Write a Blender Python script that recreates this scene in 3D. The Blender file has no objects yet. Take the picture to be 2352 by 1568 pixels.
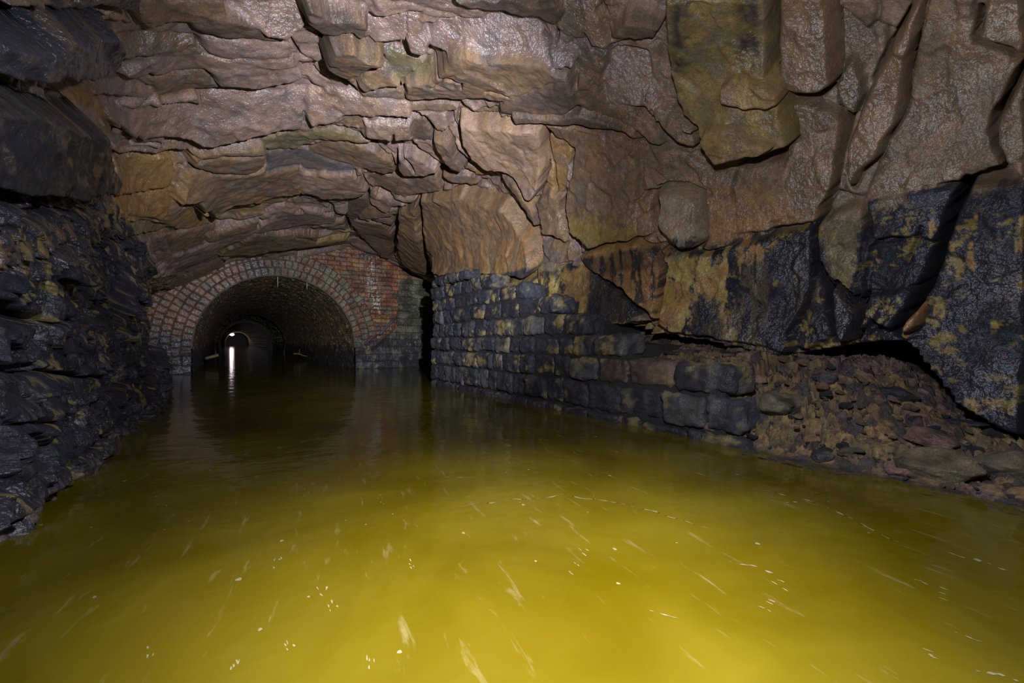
import bpy, bmesh, math, random, time
import numpy as np
T0=time.time()
random.seed(7); rng=np.random.default_rng(11)
sc=bpy.context.scene
COL=sc.collection
# ------------------------------------------------------------------ frame of the place
# s runs along the canal (away from the photographer), t across it (to the right), z up, water at z=0
SA,CA=0.527,0.850
FP,CX,CY,CAMZ=1045.0,1176.0,784.0,1.0
def w3(s,t,z):
    s=np.asarray(s,float); t=np.asarray(t,float); z=np.asarray(z,float)
    s,t,z=np.broadcast_arrays(s,t,z)
    return np.stack([-SA*s+CA*t, CA*s+SA*t, z],-1)
def st_of(P):
    return -SA*P[...,0]+CA*P[...,1], CA*P[...,0]+SA*P[...,1]
def pix(P):
    Y=P[...,1]; ok=Y>0.25; Ys=np.where(ok,Y,1.0)
    u=CX+FP*P[...,0]/Ys; v=CY-FP*(P[...,2]-CAMZ)/Ys
    return np.where(ok,u,-9999.0), np.where(ok,v,-9999.0)
def pts(txt):
    return np.array([[float(a) for a in p.split(',')] for p in txt.split()])
# ------------------------------------------------------------------ noise
_perm=rng.permutation(4096).astype(np.int64)
_grad=rng.normal(size=(4096,3)); _grad/=np.linalg.norm(_grad,axis=1)[:,None]
_rv=rng.random((4096,8))
def _h(ix,iy,iz):
    return _perm[(_perm[(_perm[ix&4095]+iy)&4095]+iz)&4095]
def gnoise(P):
    P=np.asarray(P,np.float64); i=np.floor(P).astype(np.int64); f=P-i
    w=f*f*f*(f*(f*6-15)+10); out=0
    for dx in (0,1):
        wx=w[...,0] if dx else 1-w[...,0]
        for dy in (0,1):
            wy=w[...,1] if dy else 1-w[...,1]
            for dz in (0,1):
                wz=w[...,2] if dz else 1-w[...,2]
                g=_grad[_h(i[...,0]+dx,i[...,1]+dy,i[...,2]+dz)]
                d=g[...,0]*(f[...,0]-dx)+g[...,1]*(f[...,1]-dy)+g[...,2]*(f[...,2]-dz)
                out=out+wx*wy*wz*d
    return out*1.6
def fbm(P,o=4,g=0.5):
    a=1.0; r=0; P=np.asarray(P,float)
    for k in range(o):
        r=r+a*gnoise(P+17.3*k); P=P*2.03; a*=g
    return r
def cells(P,jit=0.9):
    """nearest cell: id-hash, offset to its centre, gap between the two nearest"""
    P=np.asarray(P,float); i=np.floor(P).astype(np.int64)
    b1=np.full(P.shape[:-1],9.0); b2=b1.copy(); hid=np.zeros(P.shape[:-1],np.int64); off=np.zeros(P.shape)
    for dx in (-1,0,1):
        for dy in (-1,0,1):
            for dz in (-1,0,1):
                ii=i+np.array([dx,dy,dz]); h=_h(ii[...,0],ii[...,1],ii[...,2])
                c=ii+0.5+(_rv[h,:3]-0.5)*jit
                v=P-c; d=np.sqrt((v*v).sum(-1))
                m=d<b1
                b2=np.where(m,b1,np.minimum(b2,d))
                b1=np.where(m,d,b1); hid=np.where(m,h,hid); off=np.where(m[...,None],v,off)
    return hid,off,b2-b1
def facet(P,amp,tilt):
    h,o,g=cells(P)
    gr=_grad[h]
    return amp*(2*_rv[h,3]-1)+tilt*(gr*o).sum(-1), g, h
def sstep(x): x=np.clip(x,0,1); return x*x*(3-2*x)
# ------------------------------------------------------------------ polygons
def inside(u,v,poly):
    r=np.zeros(u.shape,bool); n=len(poly)
    for i in range(n):
        x1,y1=poly[i]; x2,y2=poly[(i+1)%n]
        if y1==y2: continue
        c=((y1>v)!=(y2>v))&(u<(x2-x1)*(v-y1)/(y2-y1)+x1)
        r^=c
    return r
def segdist(u,v,poly,closed=True):
    d=np.full(u.shape,1e9); n=len(poly)
    for i in range(n if closed else n-1):
        x1,y1=poly[i]; x2,y2=poly[(i+1)%n]
        dx,dy=x2-x1,y2-y1; L=dx*dx+dy*dy+1e-9
        k=np.clip(((u-x1)*dx+(v-y1)*dy)/L,0,1)
        d=np.minimum(d,np.hypot(u-x1-k*dx,v-y1-k*dy))
    return d
# ------------------------------------------------------------------ object helpers
def setup(o,label=None,cat=None,group=None,kind=None):
    if label: o['label']=label
    if cat: o['category']=cat
    if group: o['group']=group
    if kind: o['kind']=kind
    return o
def mk(name,V,F,mat,parent=None,col=None,smooth=True):
    """V (n,3), F (m,4) or (m,3) int -> one mesh object"""
    V=np.asarray(V,np.float32).reshape(-1,3); F=np.asarray(F,np.int32); k=F.shape[1]
    me=bpy.data.meshes.new(name)
    me.vertices.add(len(V)); me.vertices.foreach_set('co',V.ravel())
    me.loops.add(F.size); me.loops.foreach_set('vertex_index',F.ravel())
    me.polygons.add(len(F)); me.polygons.foreach_set('loop_start',np.arange(0,F.size,k,dtype=np.int32))
    me.polygons.foreach_set('loop_total',np.full(len(F),k,np.int32))
    me.polygons.foreach_set('use_smooth',np.full(len(F),smooth))
    me.update(calc_edges=True); me.validate()
    if col is not None:
        at=me.color_attributes.new('Col','FLOAT_COLOR','POINT')
        at.data.foreach_set('color',np.asarray(col,np.float32).ravel())
    me.materials.append(mat)
    o=bpy.data.objects.new(name,me); COL.objects.link(o)
    if parent: o.parent=parent
    return o
def grid_faces(n,m):
    i=np.arange(n-1)[:,None]*m+np.arange(m-1)[None,:]
    return np.stack([i,i+1,i+m+1,i+m],-1)
# ------------------------------------------------------------------ materials
def rock_mat(name,scale=1.0,bump=1.0,wet_r=0.35,dry_r=0.7,spec=0.35,coat=1.0):
    m=bpy.data.materials.new(name); m.use_nodes=True; nt=m.node_tree; N=nt.nodes; L=nt.links
    b=N['Principled BSDF']
    at=N.new('ShaderNodeAttribute'); at.attribute_name='Col'
    tc=N.new('ShaderNodeTexCoord')
    def noise(sc_,det,rough=0.6):
        n=N.new('ShaderNodeTexNoise'); n.inputs['Scale'].default_value=sc_*scale; n.inputs['Detail'].default_value=det; n.inputs['Roughness'].default_value=rough
        L.new(tc.outputs['Object'],n.inputs['Vector']); return n
    n1=noise(9,8,0.7); n2=noise(70,5,0.7); n3=noise(28,6,0.65); n4=noise(1.7,4,0.6)
    # colour variation
    r1=N.new('ShaderNodeMapRange'); r1.inputs[1].default_value=.25; r1.inputs[2].default_value=.75; r1.inputs[3].default_value=.55; r1.inputs[4].default_value=1.45
    L.new(n1.outputs[0],r1.inputs[0])
    r2=N.new('ShaderNodeMapRange'); r2.inputs[1].default_value=.3; r2.inputs[2].default_value=.7; r2.inputs[3].default_value=.65; r2.inputs[4].default_value=1.35
    L.new(n2.outputs[0],r2.inputs[0])
    mu=N.new('ShaderNodeMath'); mu.operation='MULTIPLY'; L.new(r1.outputs[0],mu.inputs[0]); L.new(r2.outputs[0],mu.inputs[1])
    vm=N.new('ShaderNodeVectorMath'); vm.operation='SCALE'; L.new(at.outputs['Color'],vm.inputs[0]); L.new(mu.outputs[0],vm.inputs['Scale'])
    L.new(vm.outputs[0],b.inputs['Base Color'])
    # wetness -> roughness
    r3=N.new('ShaderNodeMapRange'); r3.inputs[1].default_value=.35; r3.inputs[2].default_value=.62; r3.inputs[3].default_value=-.25; r3.inputs[4].default_value=.3
    L.new(n4.outputs[0],r3.inputs[0])
    ad=N.new('ShaderNodeMath'); ad.operation='ADD'; ad.use_clamp=True; L.new(at.outputs['Alpha'],ad.inputs[0]); L.new(r3.outputs[0],ad.inputs[1])
    r4=N.new('ShaderNodeMapRange'); r4.inputs[3].default_value=dry_r; r4.inputs[4].default_value=wet_r
    L.new(ad.outputs[0],r4.inputs[0]); L.new(r4.outputs[0],b.inputs['Roughness'])
    b.inputs['Specular IOR Level'].default_value=spec
    # bumps
    def bmp(src,dist,prev=None,st=1.0):
        k=N.new('ShaderNodeBump'); k.inputs['Distance'].default_value=dist*bump; k.inputs['Strength'].default_value=st
        L.new(src,k.inputs['Height'])
        if prev: L.new(prev.outputs[0],k.inputs['Normal'])
        return k
    k1=bmp(n3.outputs[0],.045); k2=bmp(n2.outputs[0],.022,k1)
    n5=noise(170,3,0.6); k3=bmp(n5.outputs[0],.007,k2)
    L.new(k3.outputs[0],b.inputs['Normal'])
    # film of water: rippled coat
    n6=noise(24,2,0.5); c1=bmp(n6.outputs[0],.034); c2=bmp(n3.outputs[0],.008,c1)
    L.new(c2.outputs[0],b.inputs['Coat Normal']); b.inputs['Coat Roughness'].default_value=.25; b.inputs['Coat IOR'].default_value=1.7
    cw=N.new('ShaderNodeMapRange'); cw.inputs[1].default_value=.15; cw.inputs[2].default_value=.8; cw.inputs[3].default_value=.0; cw.inputs[4].default_value=coat
    L.new(ad.outputs[0],cw.inputs[0]); L.new(cw.outputs[0],b.inputs['Coat Weight'])
    return m
M_ROCK=rock_mat('wet_rock'); M_STONE=rock_mat('black_stone',1.3,.8,.3,.7,.45,.35)
M_BRICK=rock_mat('old_brick',1.0,.5,.45,.85,.35,.5); M_LINING=rock_mat('sooty_brick_lining',1.0,.6,.4,.8,.3,.2)
M_BANK=rock_mat('earth_rubble',1.4,1.1,.5,.9,.3,.4)
def plain(name,c,r=.6,metal=0,emit=None,es=0):
    m=bpy.data.materials.new(name); m.use_nodes=True; b=m.node_tree.nodes['Principled BSDF']
    b.inputs['Base Color'].default_value=(*c,1); b.inputs['Roughness'].default_value=r; b.inputs['Metallic'].default_value=metal
    n=m.node_tree.nodes.new('ShaderNodeTexNoise'); n.inputs['Scale'].default_value=30
    k=m.node_tree.nodes.new('ShaderNodeBump'); k.inputs['Distance'].default_value=.005
    m.node_tree.links.new(n.outputs[0],k.inputs['Height']); m.node_tree.links.new(k.outputs[0],b.inputs['Normal'])
    if emit:
        b.inputs['Emission Color'].default_value=(*emit,1); b.inputs['Emission Strength'].default_value=es
    return m
# ------------------------------------------------------------------ palette (albedo)
PAL=dict(mauve=(.36,.236,.172),brown=(.27,.168,.084),peach=(.40,.255,.16),ochre=(.42,.24,.07),olive=(.23,.18,.075),
 dark=(.055,.046,.038),black=(.012,.014,.022),cream=(.38,.29,.16),orange=(.42,.20,.065),yellow=(.42,.29,.05),blue=(.032,.036,.050),
 grey=(.20,.17,.15),dbrown=(.15,.10,.065),rust=(.36,.16,.06))
# ------------------------------------------------------------------ cavern envelope: profiles (t,z) at stations s, seen from an axis at (2,.4)
TC,ZC=2.0,0.4
LW=[(-1.15,3.5),(-1.25,2.5),(-1.2,1),(-1.05,.2),(-.9,-.6)]
def prof(lip,rest):
    tl,zl=lip; sl=(zl-ZC)/(tl-TC)-.04
    return [(7.4,-.6),(7.4,ZC+5.4*sl),(tl,zl)]+rest
ST=[(-8,prof((5.5,.2),[(5.6,1.4),(5.5,2.3),(5.2,3.2),(4.4,4.1),(3,4.65),(1,4.7),(-.5,4.3)]+LW)),
 (.9,prof((5.4,.2),[(5.55,1.4),(5.46,2.3),(5.15,3.2),(4.4,4.1),(3,4.65),(1,4.7),(-.5,4.3)]+LW)),
 (1.3,prof((5.4,.48),[(5.5,1.4),(5.45,2.3),(5.15,3.2),(4.4,4.1),(3,4.7),(1,4.75),(-.5,4.3)]+LW)),
 (1.6,prof((5.3,1.0),[(5.4,1.4),(5.4,2.3),(5.15,3.2),(4.4,4.1),(3,4.7),(1,4.8),(-.5,4.3)]+LW)),
 (2.1,prof((5.3,.97),[(5.4,1.4),(5.38,2.3),(5.1,3.2),(4.4,4.1),(3,4.7),(1,4.8),(-.5,4.35)]+LW)),
 (2.7,prof((5.2,.83),[(5.35,1.4),(5.33,2.3),(5.1,3.2),(4.4,4.1),(3,4.7),(1,4.8),(-.5,4.4)]+LW)),
 (3.54,prof((5.1,1.0),[(5.2,1.5),(5.2,2.3),(5.0,3.2),(4.3,4.1),(3,4.7),(1,4.8),(-.5,4.4)]+LW)),
 (4.3,prof((4.95,1.10),[(5.05,1.7),(5.05,2.3),(4.9,3.2),(4.3,4.1),(3,4.7),(1,4.8),(-.5,4.4)]+LW)),
 (6.6,prof((4.6,1.55),[(4.65,1.95),(4.7,2.3),(4.7,3.2),(4.1,4.1),(2.8,4.65),(1,4.75),(-.5,4.4),(-1.15,3.7),(-1.25,2.5),(-1.2,1),(-1.05,.2),(-.9,-.6)])),
 (8.2,prof((4.5,2.0),[(4.6,2.3),(4.65,2.6),(4.6,3.3),(4.1,4.1),(2.8,4.6),(1,4.65),(-.5,4.2),(-1.2,3.5),(-1.35,2.5),(-1.2,1),(-1.05,.2),(-.9,-.6)])),
 (11.0,prof((4.45,2.5),[(4.5,2.75),(4.6,3.0),(4.6,3.3),(4.0,4.2),(2.8,4.6),(1.2,4.5),(-.3,3.9),(-1.3,3.0),(-1.5,2.2),(-1.3,1),(-1.05,.2),(-.95,-.6)])),
 (11.9,[(7.4,-.6),(7.4,2.7),(6.0,3.0),(5,3.4),(4,4.1),(2.8,4.5),(1.2,4.35),(-.3,3.7),(-1.4,2.8),(-2.1,1.9),(-2.2,.2),(-2.2,-.6)]),
 (17.3,[(7.4,-.6),(7.4,3.1),(6.25,3.6),(4.7,4.2),(3.6,4.45),(1.4,3.85),(.1,3.55),(-1,2.95),(-1.9,2.3),(-2.2,2.0),(-2.2,-.6)])]
ST2=[]
for (sa,pa),(sb_,pb) in zip(ST[:-1],ST[1:]):
    if sb_<=11.0 and sa>0: 
        for k in np.arange(0,1,(.2 if sa>2.5 else .04)/(sb_-sa)): ST2.append((sa+k*(sb_-sa),[tuple(x) for x in (np.array(pa)*(1-k)+np.array(pb)*k)]))
    else: ST2.append((sa,pa))
ST=ST2+[ST[-1]]
PH0,PH1,NB=math.radians(-13),math.radians(196),840
phb=np.linspace(PH0,PH1,NB)
def profR(pl):
    R=np.full(NB,np.nan); c,sn=np.cos(phb),np.sin(phb)
    for (x1,y1),(x2,y2) in zip(pl[:-1],pl[1:]):
        ax,ay=x1-TC,y1-ZC; dx,dy=x2-x1,y2-y1
        den=c*dy-sn*dx
        with np.errstate(all='ignore'):
            r=(ax*dy-ay*dx)/den; k=(ax*sn-ay*c)/den
        ok=(k>=-1e-6)&(k<=1+1e-6)&(r>0)
        R=np.where(ok&np.isnan(R),r,R)
    b=~np.isnan(R); R=np.interp(phb,phb[b],R[b])
    return R
Stn=np.array([a for a,_ in ST]); Rt=np.array([profR(p) for _,p in ST])
ks=np.hanning(19); ks/=ks.sum()
upper=sstep((phb-math.radians(25))/math.radians(10))   # keep the overhang's lip crisp, round the vault
for i in range(len(Rt)):
    sm=np.convolve(np.pad(Rt[i],9,'edge'),ks,'valid'); Rt[i]=Rt[i]*(1-upper)+sm*upper
# fine table in s
SF=.025; sfine=np.arange(-8,17.31,SF)
Rf=np.array([[0.0]*NB]*len(sfine))
for j in range(NB): Rf[:,j]=np.interp(sfine,Stn,Rt[:,j])
PP,SS=np.meshgrid(phb,sfine[::4])
lo_=.16*fbm(np.stack([SS*.35,np.cos(PP)*1.6,np.sin(PP)*1.6],-1),2)*sstep((PP-math.radians(22))/.3)*sstep((math.radians(165)-PP)/.3)
for j in range(NB): Rf[:,j]+=np.interp(sfine,sfine[::4],lo_[:,j])
def Renv(s,ph):
    a=np.clip((s+8)/SF,0,len(sfine)-1.001); b=np.clip((ph-PH0)/(PH1-PH0)*(NB-1),0,NB-1.001)
    i=a.astype(int); j=b.astype(int); fa=a-i; fb=b-j
    return (Rf[i,j]*(1-fa)+Rf[i+1,j]*fa)*(1-fb)+(Rf[i,j+1]*(1-fa)+Rf[i+1,j+1]*fa)*fb
def env_point(s,ph,d=0):
    r=Renv(s,ph)-d
    return w3(s,TC+r*np.cos(ph),ZC+r*np.sin(ph))
def to_base(uv,d):
    """photo direction -> where it meets the envelope raised by d -> the direction of the foot point on the bare envelope"""
    uv=np.asarray(uv,float); dirx=(uv[:,0]-CX)/FP; dirz=(CY-uv[:,1])/FP
    d=np.broadcast_to(np.asarray(d,float),dirx.shape)
    Y=np.arange(1.2,24,.02)[:,None]
    P=np.stack([dirx*Y,np.broadcast_to(Y,(len(Y),len(dirx))),CAMZ+dirz*Y],-1)
    s,t=st_of(P); ph=np.arctan2(P[...,2]-ZC,t-TC); ph=np.where(ph<-2.5,ph+2*math.pi,ph)
    r=np.hypot(P[...,2]-ZC,t-TC); g=(r-(Renv(s,ph)-d)>0)
    k=np.where(g.any(0),g.argmax(0),len(Y)-1)
    idx=np.arange(len(dirx)); s,ph=s[k,idx],ph[k,idx]
    ub,vb=pix(env_point(s,ph)); return np.stack([ub,vb],-1)
# grid
def spacing():
    L=[-8.0]
    while L[-1]<17.25:
        s=L[-1]
        L.append(s+(.25 if s<-.3 else .05 if s<.5 else .0125 if s<4.5 else .015+.0028*(s-4.5)))
    return np.array(L)
sg=spacing(); pg=np.linspace(PH0,PH1,1150)
PG,SG=np.meshgrid(pg,sg)
RG=Renv(SG,PG); B=w3(SG,TC+RG*np.cos(PG),ZC+RG*np.sin(PG))
U,V=pix(B); DIST=np.maximum(B[...,1],.8)
print('grid',SG.shape,time.time()-T0)
# warp for ragged edges (in photo-scale units)
wn=np.stack([fbm(B*1.6,3),fbm(B*1.6+40,3)],-1)
wf=np.stack([gnoise(B*9),gnoise(B*9+31)],-1)
UW=U+wn[...,0]*42/DIST+wf[...,0]*11/DIST; VW=V+wn[...,1]*42/DIST+wf[...,1]*11/DIST
# natural jointing
Q=np.stack([SG*1.0,(TC+RG*np.cos(PG))*.5,B[...,2]*.9],-1); Q=Q+.10*np.stack([wn[...,0],wn[...,1],wn[...,0]],-1)
f1,g1,h1=facet(Q*1.15,.085,.22)
f2,g2,h2=facet(Q*3.1+5,.028,.10)
f3,g3,h3=facet(Q*8.5+9,.009,.035)
fine=.013*fbm(B*5,4,.5)
D=f1*.8+f2*.6+f3*.4-.05*np.exp(-(g1/.035)**2)-.02*np.exp(-(g2/.05)**2)
farz=sstep((SG-3)/10)
print('noise',time.time()-T0)
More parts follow.
